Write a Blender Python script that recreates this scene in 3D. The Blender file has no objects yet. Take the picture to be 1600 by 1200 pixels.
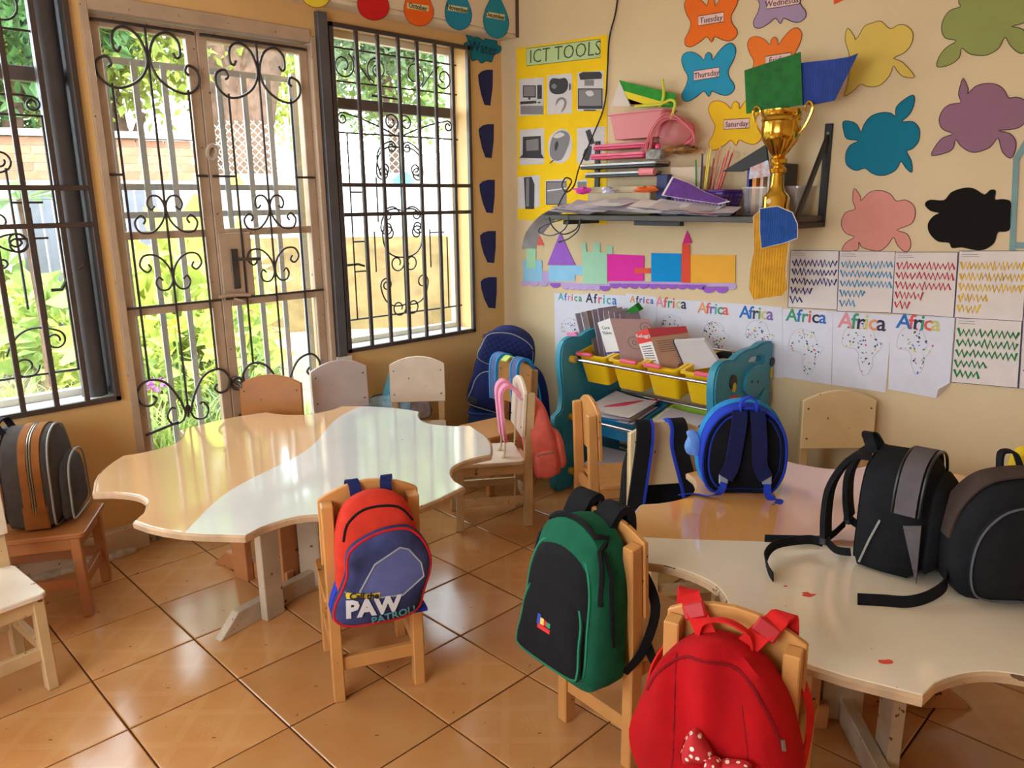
import bpy, bmesh, math, random
from mathutils import Vector, Matrix
from mathutils.bvhtree import BVHTree
random.seed(11)
PI = math.pi
sc = bpy.context.scene
COL = sc.collection
# ------------------------------------------------------------------ camera
CAM = Vector((3.4404, -3.4059, 1.5103)); FPX = 1189.47
YAW, PITCH, ROLL = math.radians(-45.01), math.radians(13.574), math.radians(-0.562)
FW = Vector((math.sin(YAW)*math.cos(PITCH), math.cos(YAW)*math.cos(PITCH), -math.sin(PITCH)))
_r = Vector((math.cos(YAW), -math.sin(YAW), 0)); _u = _r.cross(FW)
RT = _r*math.cos(ROLL) + _u*math.sin(ROLL); UP = -_r*math.sin(ROLL) + _u*math.cos(ROLL)
cam = bpy.data.objects.new('camera', bpy.data.cameras.new('camera')); COL.objects.link(cam)
cam.data.sensor_width = 36; cam.data.lens = FPX/1600*36; cam.data.clip_start = 0.05; cam.data.clip_end = 300
m3 = Matrix((RT, UP, -FW)).transposed()
cam.matrix_world = Matrix.Translation(CAM) @ m3.to_4x4()
sc.camera = cam
# ------------------------------------------------------------------ daylight
sc.view_settings.view_transform = 'Standard'; sc.view_settings.look = 'None'
sc.view_settings.gamma = 1; sc.view_settings.use_curve_mapping = False
sc.view_settings.exposure = 2.78
w = bpy.data.worlds.new('sky'); sc.world = w; w.use_nodes = True
nt = w.node_tree; bg = nt.nodes['Background']
bg.inputs[0].default_value = (0.80, 0.91, 1.0, 1); bg.inputs[1].default_value = 1.7
sun = bpy.data.objects.new('sun', bpy.data.lights.new('sun', 'SUN')); COL.objects.link(sun)
sun.data.energy = 1.6; sun.data.angle = math.radians(1.0); sun.data.color = (1, .94, .82)
sun.rotation_euler = Vector((0.45, -0.35, 1.0)).to_track_quat('Z', 'Y').to_euler()
def portal(name, loc, sx, sy, d):
    l = bpy.data.lights.new(name, 'AREA'); l.shape = 'RECTANGLE'; l.size = sx; l.size_y = sy
    l.cycles.is_portal = True
    o = bpy.data.objects.new(name, l); COL.objects.link(o); o.location = loc
    o.rotation_euler = Vector(d).to_track_quat('-Z', 'Z').to_euler()
portal('portal_door', (-.2, -1.78, 1.2), 1.04, 2.2, (1, 0, 0))
portal('portal_window', (-.24, -.72, 1.54), .95, 1.66, (1, 0, 0))
portal('portal_window', (-.24, -2.95, 1.54), 1.2, 1.66, (1, 0, 0))
portal('portal_window', (2.2, -4.85, 1.45), 2.2, 1.3, (0, 1, 0))  # portal of the added fill-light opening behind the camera
sc.cycles.use_denoising = True
sc.cycles.max_bounces = 10; sc.cycles.diffuse_bounces = 6; sc.cycles.transparent_max_bounces = 16
sc.cycles.sample_clamp_indirect = 6.0
# ------------------------------------------------------------------ photo measurements -> places in the room
def ray(u, v): return FW + RT*((u-800)/FPX) - UP*((v-600)/FPX)
def on(ax, val, u, v):
    d = ray(u, v); return CAM + d*((val-CAM[ax])/d[ax])
def bw(u, v, y=0.0): return on(1, y, u, v)          # point on the back wall (or a plane parallel to it)
def lw(u, v, x=-.03): return on(0, x, u, v)         # point on the window wall
def fl(u, v, z=0.0): return on(2, z, u, v)          # point on the floor or a level above it
def far(u, v, dist):                                # point at a horizontal distance from the photographer
    d = ray(u, v); return CAM + d*(dist/math.hypot(d.x, d.y))
# ------------------------------------------------------------------ materials
def lin(c):
    return tuple((x/255/12.92 if x/255 <= .04045 else ((x/255+.055)/1.055)**2.4) for x in c)
MC = {}
def mat(name, rgb, rough=.6, spec=.5, noise=0., nscale=8., bump=0., bscale=60., metal=0., rnd=0., coat=0., dark=None, speck=0., speckc=(60,40,25), sscale=35., transl=0., sheen=0., wave=0., wscale=40.):
    """procedural Principled material: base colour with soft noise, specks of wear, fine bump"""
    if name in MC: return MC[name]
    m = bpy.data.materials.new(name); m.use_nodes = True; n = m.node_tree.nodes; L = m.node_tree.links
    b = n['Principled BSDF']; c = lin(rgb)
    b.inputs['Roughness'].default_value = rough; b.inputs['Metallic'].default_value = metal
    b.inputs['Specular IOR Level'].default_value = spec
    if coat: b.inputs['Coat Weight'].default_value = coat; b.inputs['Coat Roughness'].default_value = .08
    if sheen: b.inputs['Sheen Weight'].default_value = sheen
    b.inputs['Base Color'].default_value = (*c, 1)
    tc = n.new('ShaderNodeTexCoord'); src = None
    def col(cc):
        x = n.new('ShaderNodeRGB'); x.outputs[0].default_value = (*cc, 1); return x.outputs[0]
    def mix(a, bb, f):
        x = n.new('ShaderNodeMix'); x.data_type = 'RGBA'; L.new(a, x.inputs['A']); L.new(bb, x.inputs['B'])
        if isinstance(f, float): x.inputs['Factor'].default_value = f
        else: L.new(f, x.inputs['Factor'])
        return x.outputs['Result']
    def noi(s, det=4.):
        x = n.new('ShaderNodeTexNoise'); x.inputs['Scale'].default_value = s; x.inputs['Detail'].default_value = det
        L.new(tc.outputs['Object'], x.inputs['Vector']); return x.outputs['Fac']
    def ramp(f, a, bb):
        x = n.new('ShaderNodeMapRange'); x.inputs['From Min'].default_value = a; x.inputs['From Max'].default_value = bb
        L.new(f, x.inputs['Value']); return x.outputs['Result']
    src = col(c)
    if noise:
        d = lin(dark) if dark else tuple(x*(1-noise) for x in c)
        src = mix(src, col(d), ramp(noi(nscale), .35, .7))
    if speck: src = mix(src, col(lin(speckc)), ramp(noi(sscale, 3.), 1-speck, 1-speck+.02))
    if rnd:
        oi = n.new('ShaderNodeObjectInfo'); hs = n.new('ShaderNodeHueSaturation')
        L.new(ramp(oi.outputs['Random'], 0, 1), hs.inputs['Value'])
        mr = n.new('ShaderNodeMapRange'); mr.inputs['To Min'].default_value = 1-rnd; mr.inputs['To Max'].default_value = 1+rnd
        L.new(oi.outputs['Random'], mr.inputs['Value']); L.new(mr.outputs['Result'], hs.inputs['Value'])
        L.new(src, hs.inputs['Color']); src = hs.outputs['Color']
    L.new(src, b.inputs['Base Color'])
    if bump or wave:
        bp = n.new('ShaderNodeBump'); bp.inputs['Distance'].default_value = .01
        if wave:
            wv = n.new('ShaderNodeTexWave'); wv.inputs['Scale'].default_value = wscale; wv.inputs['Distortion'].default_value = 2
            L.new(tc.outputs['Object'], wv.inputs['Vector']); L.new(wv.outputs['Fac'], bp.inputs['Height']); bp.inputs['Strength'].default_value = wave
        else:
            L.new(noi(bscale, 3.), bp.inputs['Height']); bp.inputs['Strength'].default_value = bump
        L.new(bp.outputs['Normal'], b.inputs['Normal'])
    if transl:
        t = n.new('ShaderNodeBsdfTranslucent'); L.new(src, t.inputs['Color']); mx = n.new('ShaderNodeMixShader')
        mx.inputs[0].default_value = transl; L.new(b.outputs[0], mx.inputs[1]); L.new(t.outputs[0], mx.inputs[2])
        L.new(mx.outputs[0], n['Material Output'].inputs['Surface'])
    MC[name] = m; return m
def paper(rgb): return mat('paper_%d_%d_%d' % rgb, rgb, .85, .2, noise=.06, nscale=14)
def fabric(name, rgb, **k): return mat(name, rgb, .9, .2, noise=k.pop('noise', .18), nscale=k.pop('nscale', 25), bump=k.pop('bump', .25), bscale=k.pop('bscale', 350), **k)
def plastic(name, rgb, rough=.35, **k): return mat(name, rgb, rough, .5, **k)
def glass_mat(name, tint=(1, 1, 1), mirror=.06, rough=0.0, cover=0.0, cc=(1, 1, 1)):
    """thin sheet: mostly clear, a little mirror-like, optionally partly opaque"""
    if name in MC: return MC[name]
    m = bpy.data.materials.new(name); m.use_nodes = True; n = m.node_tree.nodes; L = m.node_tree.links
    n.remove(n['Principled BSDF'])
    t = n.new('ShaderNodeBsdfTransparent'); t.inputs[0].default_value = (*tint, 1)
    g = n.new('ShaderNodeBsdfGlossy'); g.inputs['Roughness'].default_value = rough
    mx = n.new('ShaderNodeMixShader'); mx.inputs[0].default_value = mirror
    L.new(t.outputs[0], mx.inputs[1]); L.new(g.outputs[0], mx.inputs[2]); out = mx.outputs[0]
    if cover:
        d = n.new('ShaderNodeBsdfPrincipled'); d.inputs['Base Color'].default_value = (*lin(cc), 1); d.inputs['Roughness'].default_value = .4
        m2 = n.new('ShaderNodeMixShader'); m2.inputs[0].default_value = cover; L.new(out, m2.inputs[1]); L.new(d.outputs[0], m2.inputs[2]); out = m2.outputs[0]
    L.new(out, n['Material Output'].inputs['Surface']); MC[name] = m; return m
# ------------------------------------------------------------------ mesh helpers
def crom(P, n=6, closed=False):
    """Catmull-Rom through points"""
    P = [Vector(p) for p in P]; N = len(P); out = []
    for i in range(N if closed else N-1):
        if closed: a, b, c, d = P[(i-1) % N], P[i], P[(i+1) % N], P[(i+2) % N]
        else: a, b, c, d = P[max(i-1, 0)], P[i], P[i+1], P[min(i+2, N-1)]
        for k in range(n):
            t = k/n
            out.append(.5*((2*b) + (c-a)*t + (2*a-5*b+4*c-d)*t*t + (3*b-a-3*c+d)*t**3))
    if not closed: out.append(P[-1])
    return out
class MB:
    def __init__(s): s.v = []; s.f = []
    def add(s, V, F):
        o = len(s.v); s.v += [tuple(x) for x in V]; s.f += [tuple(i+o for i in f) for f in F]; return s
    def box(s, c, d, R=None):
        x, y, z = d[0]/2, d[1]/2, d[2]/2
        V = [Vector((i*x, j*y, k*z)) for k in (-1, 1) for j in (-1, 1) for i in (-1, 1)]
        if R is not None: V = [R @ p for p in V]
        c = Vector(c)
        return s.add([p+c for p in V], [(0, 2, 3, 1), (4, 5, 7, 6), (0, 1, 5, 4), (2, 6, 7, 3), (0, 4, 6, 2), (1, 3, 7, 5)])
    def box2(s, a, b): return s.box([(a[i]+b[i])/2 for i in range(3)], [abs(b[i]-a[i]) for i in range(3)])
    def bar(s, a, b, wd, th, up=(0, 0, 1)):
        """square bar from a to b; wd across, th along 'up'"""
        a, b = Vector(a), Vector(b); d = (b-a); l = d.length; d.normalize(); sd = d.cross(Vector(up))
        if sd.length < 1e-4: sd = d.cross(Vector((1, 0, 0)))
        sd.normalize(); u = sd.cross(d)
        R = Matrix((sd, u, -d)).transposed()
        return s.box((a+b)/2, (wd, th, l), R)
    def tube(s, P, r, k=6, closed=False, caps=True):
        P = [Vector(p) for p in P]; N = len(P); rs = r if isinstance(r, (list, tuple)) else [r]*N
        nrm = None; V = []; F = []
        for i in range(N):
            if closed: t = P[(i+1) % N]-P[i-1]
            else: t = P[min(i+1, N-1)]-P[max(i-1, 0)]
            if t.length < 1e-9: t = Vector((0, 0, 1))
            t.normalize()
            if nrm is None:
                nrm = t.cross(Vector((0.13, .2, .97)));
                if nrm.length < .1: nrm = t.cross(Vector((1, 0, 0)))
            nrm = nrm - t*nrm.dot(t); nrm.normalize(); b = t.cross(nrm)
            V += [P[i] + (nrm*math.cos(2*PI*j/k) + b*math.sin(2*PI*j/k))*rs[i] for j in range(k)]
        for i in range(N if closed else N-1):
            o, q = i*k, ((i+1) % N)*k
            F += [(o+j, o+(j+1) % k, q+(j+1) % k, q+j) for j in range(k)]
        if caps and not closed: F += [tuple(range(k-1, -1, -1)), tuple(range((N-1)*k, N*k))]
        return s.add(V, F)
    def ribbon(s, P, wd, th, side, smooth=5):
        """strap: flat band along P; 'side' is the width direction (one vector or one for each point)"""
        P = [Vector(p) for p in P]
        sd = side if isinstance(side, list) else [side]*len(P)
        Q = crom(P, smooth); S = crom(sd, smooth); V = []; F = []; N = len(Q)
        for i in range(N):
            t = Q[min(i+1, N-1)]-Q[max(i-1, 0)]; t.normalize()
            a = S[i] - t*S[i].dot(t); a.normalize(); nn = t.cross(a)
            a = a*wd/2; nn = nn*th/2
            V += [Q[i]+a+nn, Q[i]-a+nn, Q[i]-a-nn, Q[i]+a-nn]
        for i in range(N-1):
            o = i*4; F += [(o+j, o+(j+1) % 4, o+4+(j+1) % 4, o+4+j) for j in range(4)]
        F += [(3, 2, 1, 0), tuple(range(4*N-4, 4*N))]
        return s.add(V, F)
    def lathe(s, prof, k=16, c=(0, 0, 0)):
        c = Vector(c); V = []; F = []
        for r, z in prof: V += [c+Vector((r*math.cos(2*PI*j/k), r*math.sin(2*PI*j/k), z)) for j in range(k)]
        for i in range(len(prof)-1):
            F += [(i*k+j, i*k+(j+1) % k, (i+1)*k+(j+1) % k, (i+1)*k+j) for j in range(k)]
        F += [tuple(range(k-1, -1, -1)), tuple(range((len(prof)-1)*k, len(prof)*k))]
        return s.add(V, F)
    def prism(s, P, ext):
        """extrude a flat 3D outline by vector ext"""
        P = [Vector(p) for p in P]; e = Vector(ext); n = len(P)
        return s.add(P + [p+e for p in P], [tuple(range(n-1, -1, -1)), tuple(range(n, 2*n))] + [(i, (i+1) % n, n+(i+1) % n, n+i) for i in range(n)])
    def pillow(s, out, D, bf=.03, bb=.01, k=6, fl=None, rnd=.02):
        """stuffed bag shape: outline in x-z, back at y=0, gusset D deep, domed front (towards -y)"""
        n = len(out); cx = sum(p[0] for p in out)/n; cz = sum(p[1] for p in out)/n
        rings = []
        for t in (.25, .6, .9): rings.append((t, bb*(1-t*t)))
        rings += [(1-.6*rnd/.1, 0), (1, -rnd*.6), (1.015, -D*.5), (1, -D+rnd*.6), (1-.6*rnd/.1, -D-rnd*.2)]
        for t in (.85, .7, .5, .25): rings.append((t*(1-.5*rnd/.1), -D-rnd*.2-bf*(1-t*t)**.8))
        V = [(cx, bb, cz)]; F = []
        for t, y in rings:
            V += [(cx+(p[0]-cx)*t, y + (fl(cx+(p[0]-cx)*t, cz+(p[1]-cz)*t) if fl and y < -D*.6 else 0), cz+(p[1]-cz)*t) for p in out]
        V.append((cx, -D-bf + (fl(cx, cz) if fl else 0), cz))
        F += [(0, 1+(i+1) % n, 1+i) for i in range(n)]
        for r in range(len(rings)-1):
            o = 1+r*n; F += [(o+i, o+(i+1) % n, o+n+(i+1) % n, o+n+i) for i in range(n)]
        o = 1+(len(rings)-1)*n; e = len(V)-1
        F += [(o+i, o+(i+1) % n, e) for i in range(n)]
        return s.add(V, F)
    def build(s, name, m, parent=None, smooth=False, bevel=0., fix=True):
        me = bpy.data.meshes.new(name); me.from_pydata(s.v, [], s.f); me.update()
        if fix or bevel:
            b = bmesh.new(); b.from_mesh(me)
            if bevel:
                bmesh.ops.bevel(b, geom=[e for e in b.edges if len(e.link_faces) == 2 and e.calc_face_angle(0) > .6], offset=bevel, segments=1, affect='EDGES')
            bmesh.ops.recalc_face_normals(b, faces=b.faces); b.to_mesh(me); b.free()
        if smooth:
            me.polygons.foreach_set('use_smooth', [True]*len(me.polygons))
            try: me.set_sharp_from_angle(angle=smooth if smooth is not True else .9)
            except Exception: pass
        for mm in (m if isinstance(m, list) else [m]): me.materials.append(mm)
        o = bpy.data.objects.new(name, me); COL.objects.link(o)
        if parent is not None: o.parent = parent
        return o
def tag(o, label=None, cat=None, group=None, kind=None):
    if label: o['label'] = label
    if cat: o['category'] = cat
    if group: o['group'] = group
    if kind: o['kind'] = kind
    return o
def thing(name, label, cat, loc=(0, 0, 0), rz=0., group=None, kind=None):
    o = bpy.data.objects.new(name, None); COL.objects.link(o); o.empty_display_size = .05
    o.location = loc; o.rotation_euler = (0, 0, rz)
    return tag(o, label, cat, group, kind)
def struct(o): o['kind'] = 'structure'; return o
def copy_of(o, parent=None, loc=None, rz=None, sc_=None):
    c = o.copy(); COL.objects.link(c); c.parent = parent
    if loc is not None: c.location = loc
    if rz is not None: c.rotation_euler = (0, 0, rz)
    if sc_ is not None: c.scale = (sc_,)*3 if not isinstance(sc_, tuple) else sc_
    for ch in o.children: copy_of(ch, c)
    return c
def smooth2(P, n=6): return [tuple(p) for p in crom([(a[0], a[1], 0) for a in P], n, True)]
def out2(P, n=5): return [(p[0], p[1]) for p in smooth2(P, n)]
FONT = {}
def text_mesh(t, size, parent, m, O, X, Y, N, name='lettering', lift=.0006, extrude=.0004, center=True, bold=0., space=1., shear=0.):
    """flat lettering: origin O, right X, up Y, towards the viewer N"""
    cu = bpy.data.curves.new('t', 'FONT'); cu.body = t; cu.size = size; cu.extrude = extrude; cu.resolution_u = 2
    cu.offset = bold; cu.space_character = space; cu.shear = shear
    cu.align_x = 'CENTER' if center else 'LEFT'; cu.align_y = 'CENTER'
    ob = bpy.data.objects.new('t', cu); COL.objects.link(ob)
    dg = bpy.context.evaluated_depsgraph_get(); me = bpy.data.meshes.new_from_object(ob.evaluated_get(dg))
    bpy.data.objects.remove(ob); bpy.data.curves.remove(cu)
    X, Y, N = Vector(X).normalized(), Vector(Y).normalized(), Vector(N).normalized(); O = Vector(O)
    for v in me.vertices: v.co = O + X*v.co.x + Y*v.co.y + N*(v.co.z+lift)
    me.materials.clear(); me.materials.append(m); me.name = name
    o = bpy.data.objects.new(name, me); COL.objects.link(o)
    if parent is not None: o.parent = parent
    return o
# ================================================================== the room
ROOM_X, ROOM_Y, ROOM_Z = 4.9, -4.7, 2.85
WX = -.03                                           # inner face of the window wall
M_wall = mat('cream_wall_paint', (224, 198, 156), .55, .3, noise=.1, nscale=1.6, bump=.05, bscale=40)
M_wall2 = mat('tan_wall_paint', (222, 178, 116), .5, .35, noise=.08, nscale=2.0, bump=.05, bscale=40)
M_white = mat('white_gloss_paint', (228, 218, 200), .4, .5, noise=.08, nscale=9)
M_ceil = mat('ceiling_paint', (235, 228, 212), .8)
M_grey = mat('dark_grey_steel_paint', (86, 82, 84), .45, .5, noise=.2, nscale=7)
M_bar = mat('brown_black_bar_paint', (70, 54, 47), .4, .5, noise=.2, nscale=14)
M_frame = mat('beige_door_paint', (184, 156, 130), .45, .5, noise=.15, nscale=12, speck=.3, speckc=(90, 66, 50), sscale=45)
M_wire = mat('dark_wrought_iron', (52, 42, 38), .45, .5)
M_galv = mat('pale_grey_bar_paint', (150, 152, 158), .5, .5, noise=.1)
M_glass = glass_mat('window_glass', (.97, .99, .98), .07)
# ---- floor: grout bed and single tiles
M_grout = mat('dark_grout', (84, 50, 30), .9, .1, noise=.2, nscale=20)
def tile_mat():
    m = mat('orange_glazed_tile', (196, 142, 88), .17, .5, noise=.2, nscale=5, dark=(188, 128, 72), bump=.04, bscale=14, rnd=.09, speck=.3, speckc=(120, 76, 40), sscale=28)
    n = m.node_tree.nodes; L = m.node_tree.links; b = n['Principled BSDF']
    src = b.inputs['Base Color'].links[0].from_socket
    tc = n.new('ShaderNodeTexCoord'); sx = n.new('ShaderNodeSeparateXYZ'); L.new(tc.outputs['Object'], sx.inputs[0])
    def mth(op, a, bb=None, c=None):
        x = n.new('ShaderNodeMath'); x.operation = op
        for i, q in enumerate((a, bb, c)):
            if q is None: continue
            if isinstance(q, (int, float)): x.inputs[i].default_value = q
            else: L.new(q, x.inputs[i])
        return x.outputs[0]
    X, Y = sx.outputs['X'], sx.outputs['Y']
    d1 = mth('ABSOLUTE', mth('ADD', X, Y)); d2 = mth('ABSOLUTE', mth('SUBTRACT', X, Y))
    b1 = mth('COMPARE', d1, .10, .018); b2 = mth('COMPARE', d2, .10, .018)
    band = mth('MAXIMUM', b1, b2)
    r = mth('SQRT', mth('ADD', mth('MULTIPLY', X, X), mth('MULTIPLY', Y, Y)))
    a = n.new('ShaderNodeMath'); a.operation = 'ARCTAN2'; L.new(Y, a.inputs[0]); L.new(X, a.inputs[1])
    pet = mth('MULTIPLY', mth('GREATER_THAN', mth('SINE', mth('MULTIPLY', a.outputs[0], 10.)), .3), mth('LESS_THAN', r, .035))
    oi = n.new('ShaderNodeObjectInfo'); keep = mth('GREATER_THAN', oi.outputs['Random'], .35)
    f = mth('MULTIPLY', mth('MULTIPLY', mth('MAXIMUM', band, pet), .09), keep)
    mx = n.new('ShaderNodeMix'); mx.data_type = 'RGBA'; L.new(src, mx.inputs['A']); mx.inputs['B'].default_value = (*lin((226, 184, 132)), 1)
    L.new(f, mx.inputs['Factor']); L.new(mx.outputs['Result'], b.inputs['Base Color'])
    return m
M_tile = tile_mat()
floor = struct(MB().box2((WX-.2, ROOM_Y, -.1), (ROOM_X, 0, -.004)).build('floor', M_grout))
TX, TY, PX, PY = .25, -3.17, .3333, .3367
def tile_mesh(sx, sy):
    g = .0055; e = .003; x, y = sx/2-g/2, sy/2-g/2
    V = [(-x, -y, -.006), (x, -y, -.006), (x, y, -.006), (-x, y, -.006), (-x, -y, -.0015), (x, -y, -.0015), (x, y, -.0015), (-x, y, -.0015),
         (-x+e, -y+e, 0), (x-e, -y+e, 0), (x-e, y-e, 0), (-x+e, y-e, 0)]
    F = [(0, 1, 5, 4), (1, 2, 6, 5), (2, 3, 7, 6), (3, 0, 4, 7), (4, 5, 9, 8), (5, 6, 10, 9), (6, 7, 11, 10), (7, 4, 8, 11), (8, 9, 10, 11)]
    me = bpy.data.meshes.new('tile'); me.from_pydata(V, [], F); me.materials.append(M_tile); return me
tm = {}
for i in range(-1, 14):
    for j in range(-5, 11):
        x0, x1 = max(TX+PX*i, WX-.18), min(TX+PX*(i+1), ROOM_X); y0, y1 = max(TY+PY*j, ROOM_Y), min(TY+PY*(j+1), 0)
        if x1-x0 < .03 or y1-y0 < .03: continue
        if i == -1 and not (-2.3 < (y0+y1)/2 < -1.27): x0 = max(x0, WX)
        k = (round(x1-x0, 3), round(y1-y0, 3))
        if k not in tm: tm[k] = tile_mesh(x1-x0, y1-y0)
        o = bpy.data.objects.new('tile', tm[k]); COL.objects.link(o); o.parent = floor; o.location = ((x0+x1)/2, (y0+y1)/2, random.uniform(-.0006, .0006))
# ---- walls, ceiling
struct(MB().box2((WX-.2, 0, -.1), (ROOM_X, .2, ROOM_Z)).build('wall_back', M_wall))
struct(MB().box2((ROOM_X, ROOM_Y-.2, -.1), (ROOM_X+.2, .2, ROOM_Z)).build('wall_right', M_wall))
struct(MB().box2((WX-.2, ROOM_Y-.2, ROOM_Z), (ROOM_X+.2, .2, ROOM_Z+.15)).build('ceiling', M_ceil))
mb = MB(); y0, y1 = ROOM_Y-.2, ROOM_Y            # wall behind the photographer, with an unseen window added for fill light
for a in (((WX-.2, y0, -.1), (1.1, y1, ROOM_Z)), ((3.3, y0, -.1), (ROOM_X, y1, ROOM_Z)), ((1.1, y0, -.1), (3.3, y1, .8)), ((1.1, y0, 2.1), (3.3, y1, ROOM_Z))): mb.box2(*a)
struct(mb.build('wall_front', M_wall))
w3 = struct(thing('fill_window', None, None)); mb = MB()  # frame for the added opening that lets fill light in, out of view
for a in (((1.1, y0+.08, .8), (1.15, y0+.12, 2.1)), ((3.25, y0+.08, .8), (3.3, y0+.12, 2.1)), ((2.175, y0+.08, .85), (2.225, y0+.12, 2.05)), ((1.15, y0+.08, .8), (3.25, y0+.12, .85)), ((1.15, y0+.08, 2.05), (3.25, y0+.12, 2.1))): mb.box2(*a)
mb.build('window_frame', M_white, w3)
W1 = (-3.75, -2.345, .685, 2.36); W2 = (-1.19, -.265, .72, 2.365); DR = (-2.305, -1.262, 0, 2.285)
x0, x1 = WX-.2, WX
mb = MB()
for ya, yb, za, zb in ((ROOM_Y, W1[0], -.1, ROOM_Z), (W1[0], W1[1], -.1, W1[2]), (W1[0], W1[1], W1[3], ROOM_Z), (W1[1], DR[0], -.1, ROOM_Z), (DR[0], DR[1], DR[3], ROOM_Z), (DR[0], DR[1], -.1, -.007),
                       (DR[1], W2[0], -.1, ROOM_Z), (W2[0], W2[1], -.1, W2[2]), (W2[0], W2[1], W2[3], ROOM_Z), (W2[1], 0, -.1, ROOM_Z)):
    mb.box2((x0, ya, za), (x1, yb, zb))
struct(mb.build('wall_left', M_wall2))
# plinth with its crumbling mortar foot, white door lining, pelmet
M_plinth = mat('worn_cream_plinth', (214, 190, 160), .6, .3, noise=.15, nscale=8, speck=.31, speckc=(140, 108, 80), sscale=40)
pl = struct(MB().box2((WX, ROOM_Y, 0), (WX+.045, -2.315, .115)).build('baseboard_left', M_plinth, bevel=.004))
mb = MB(); pts = [(WX+.05, -4.0+i*.09, .004) for i in range(19)]
mb.tube([(p[0]+random.uniform(-.006, .01), p[1], p[2]+random.uniform(-.004, .006)) for p in pts], [.02+random.uniform(-.006, .005) for _ in pts], 7)
mb.build('mortar_foot', mat('chipped_mortar', (206, 188, 160), .9, .1, noise=.4, nscale=30), pl, smooth=True)
struct(MB().box2((WX, -1.2, 0), (WX+.012, 0, .1)).build('baseboard_left', M_plinth))
struct(MB().box2((0.02, -.014, 0), (ROOM_X, 0, .1)).build('baseboard_back', M_plinth))
mb = MB(); mb.box2((WX, ROOM_Y, 2.425), (.10, -.004, 2.445)); mb.box2((WX, ROOM_Y, 2.445), (.11, -.004, ROOM_Z))
struct(mb.build('trim_1', mat('cream_pelmet_paint', (222, 200, 172), .5, .4, noise=.06), bevel=.003))
tr = struct(MB().box2((.111, -.02, 2.425), (.119, 0, ROOM_Z)).build('trim_2', mat('dark_wood_edge', (92, 60, 44), .6)))
struct(MB().box2((WX-.02, DR[1]-.002, 0), (WX+.02, W2[0]+.02, W2[2]-.01)).build('trim_3', M_white, bevel=.003))
struct(MB().box2((WX-.01, DR[1]+.004, W2[2]-.01), (WX+.03, W2[0]-.012, 2.40)).build('trim_4', M_grey, bevel=.003))
# ------------------------------------------------------------------ wrought-iron scrolls, drawn as spirals
def spiral(cy, cz, r0, r1, a0, turns, n=26):
    """points (y, z) winding from radius r0 at angle a0 (deg) to r1"""
    out = []
    for i in range(n+1):
        t = i/n; r = r0+(r1-r0)*t; a = math.radians(a0)+turns*2*PI*t
        out.append((cy+r*math.cos(a), cz+r*math.sin(a)))
    return out
def cscroll(A, B, bow, ra, rb, sa=1, sb=1):
    """a C-scroll: bowed stem from A to B (y,z) that curls up at both ends"""
    ax, az = A; bx, bz = B; dx, dz = bx-ax, bz-az; L = math.hypot(dx, dz); nx, nz = -dz/L, dx/L
    stem = [(ax+dx*t+nx*bow*4*t*(1-t), az+dz*t+nz*bow*4*t*(1-t)) for t in [i/14 for i in range(15)]]
    def curl(p, q, r, sg):                          # continue from p away from q
        d = math.atan2(p[1]-q[1], p[0]-q[0]); pts = []; x, z = p; N = 22; R = r
        for i in range(N):
            R = r*(1-.62*i/N); st = 2*PI*1.25/N*R
            d += sg*2*PI*1.25/N
            x += st*math.cos(d); z += st*math.sin(d); pts.append((x, z))
        return pts
    s = 1 if bow > 0 else -1
    h = curl(stem[0], stem[1], ra, s*sa) if ra else []
    t = curl(stem[-1], stem[-2], rb, -s*sb) if rb else []
    return h[::-1] + stem + t
def scroll(parent, P, x, r=.0045, name='scroll'): return MB().tube([(x, p[0], p[1]) for p in P], r, 6).build(name, M_wire, parent, smooth=True)
def mir(P, c): return [(2*c-y, z) for y, z in P]
# ------------------------------------------------------------------ window 2 (near the corner) and window 1 (left)
def window(name, W, bars, hb, sides, tz):
    wd = struct(thing(name, None, None, (0, 0, 0)))
    ya, yb, za, zb = W; fx = WX-.15                 # glazed frame set back in the reveal
    mb = MB()
    for a in (((fx-.02, ya, za+.02), (fx+.02, ya+.035, zb)), ((fx-.02, yb-.035, za+.02), (fx+.02, yb, zb)), ((fx-.02, ya+.035, zb-.035), (fx+.02, yb-.035, zb)), ((fx-.02, ya+.035, za+.02), (fx+.02, yb-.035, za+.05))): mb.box2(*a)
    mb.build('window_frame', M_white, wd, bevel=.002)
    MB().box2((fx-.022, ya+.035, tz), (fx+.022, yb-.035, tz+.055)).build('transom', mat('brown_grey_transom', (96, 84, 80), .5), wd, bevel=.002)
    MB().box2((WX-.19, ya, za-.001), (WX+.004, yb, za+.02)).build('window_sill', mat('weathered_white_sill', (206, 210, 208), .5, noise=.3, nscale=16), wd, bevel=.002)
    MB().box2((fx-.003, ya+.035, za+.05), (fx+.003, yb-.035, tz)).build('pane', M_glass, wd)
    MB().box2((fx-.003, ya+.035, tz+.055), (fx+.003, yb-.035, zb-.035)).build('pane', M_glass, wd)
    gx = WX+.008
    mb = MB()
    for a in (((gx-.012, ya, za), (gx+.012, ya+.024, zb)), ((gx-.012, yb-.022, za), (gx+.012, yb, zb)), ((gx-.012, ya, zb-.022), (gx+.012, yb, zb)), ((gx-.012, ya, za), (gx+.012, yb, za+.022))): mb.box2(*a)
    mb.build('grille_frame', M_bar, wd, bevel=.002)
    for y in bars: MB().box2((gx-.008, y-.010, za+.02), (gx+.008, y+.010, zb-.02)).build('grille_bar', M_bar, wd, bevel=.002)
    for z in hb: MB().box2((gx+.006, ya+.02, z-.010), (gx+.014, yb-.02, z+.010)).build('grille_crossbar', M_bar, wd, bevel=.002)
    return wd
w2 = window('window_2', W2, [-1.03, -.90, -.77, -.645, -.52, -.395], (1.445, 1.595), 1, 1.985)
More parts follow.
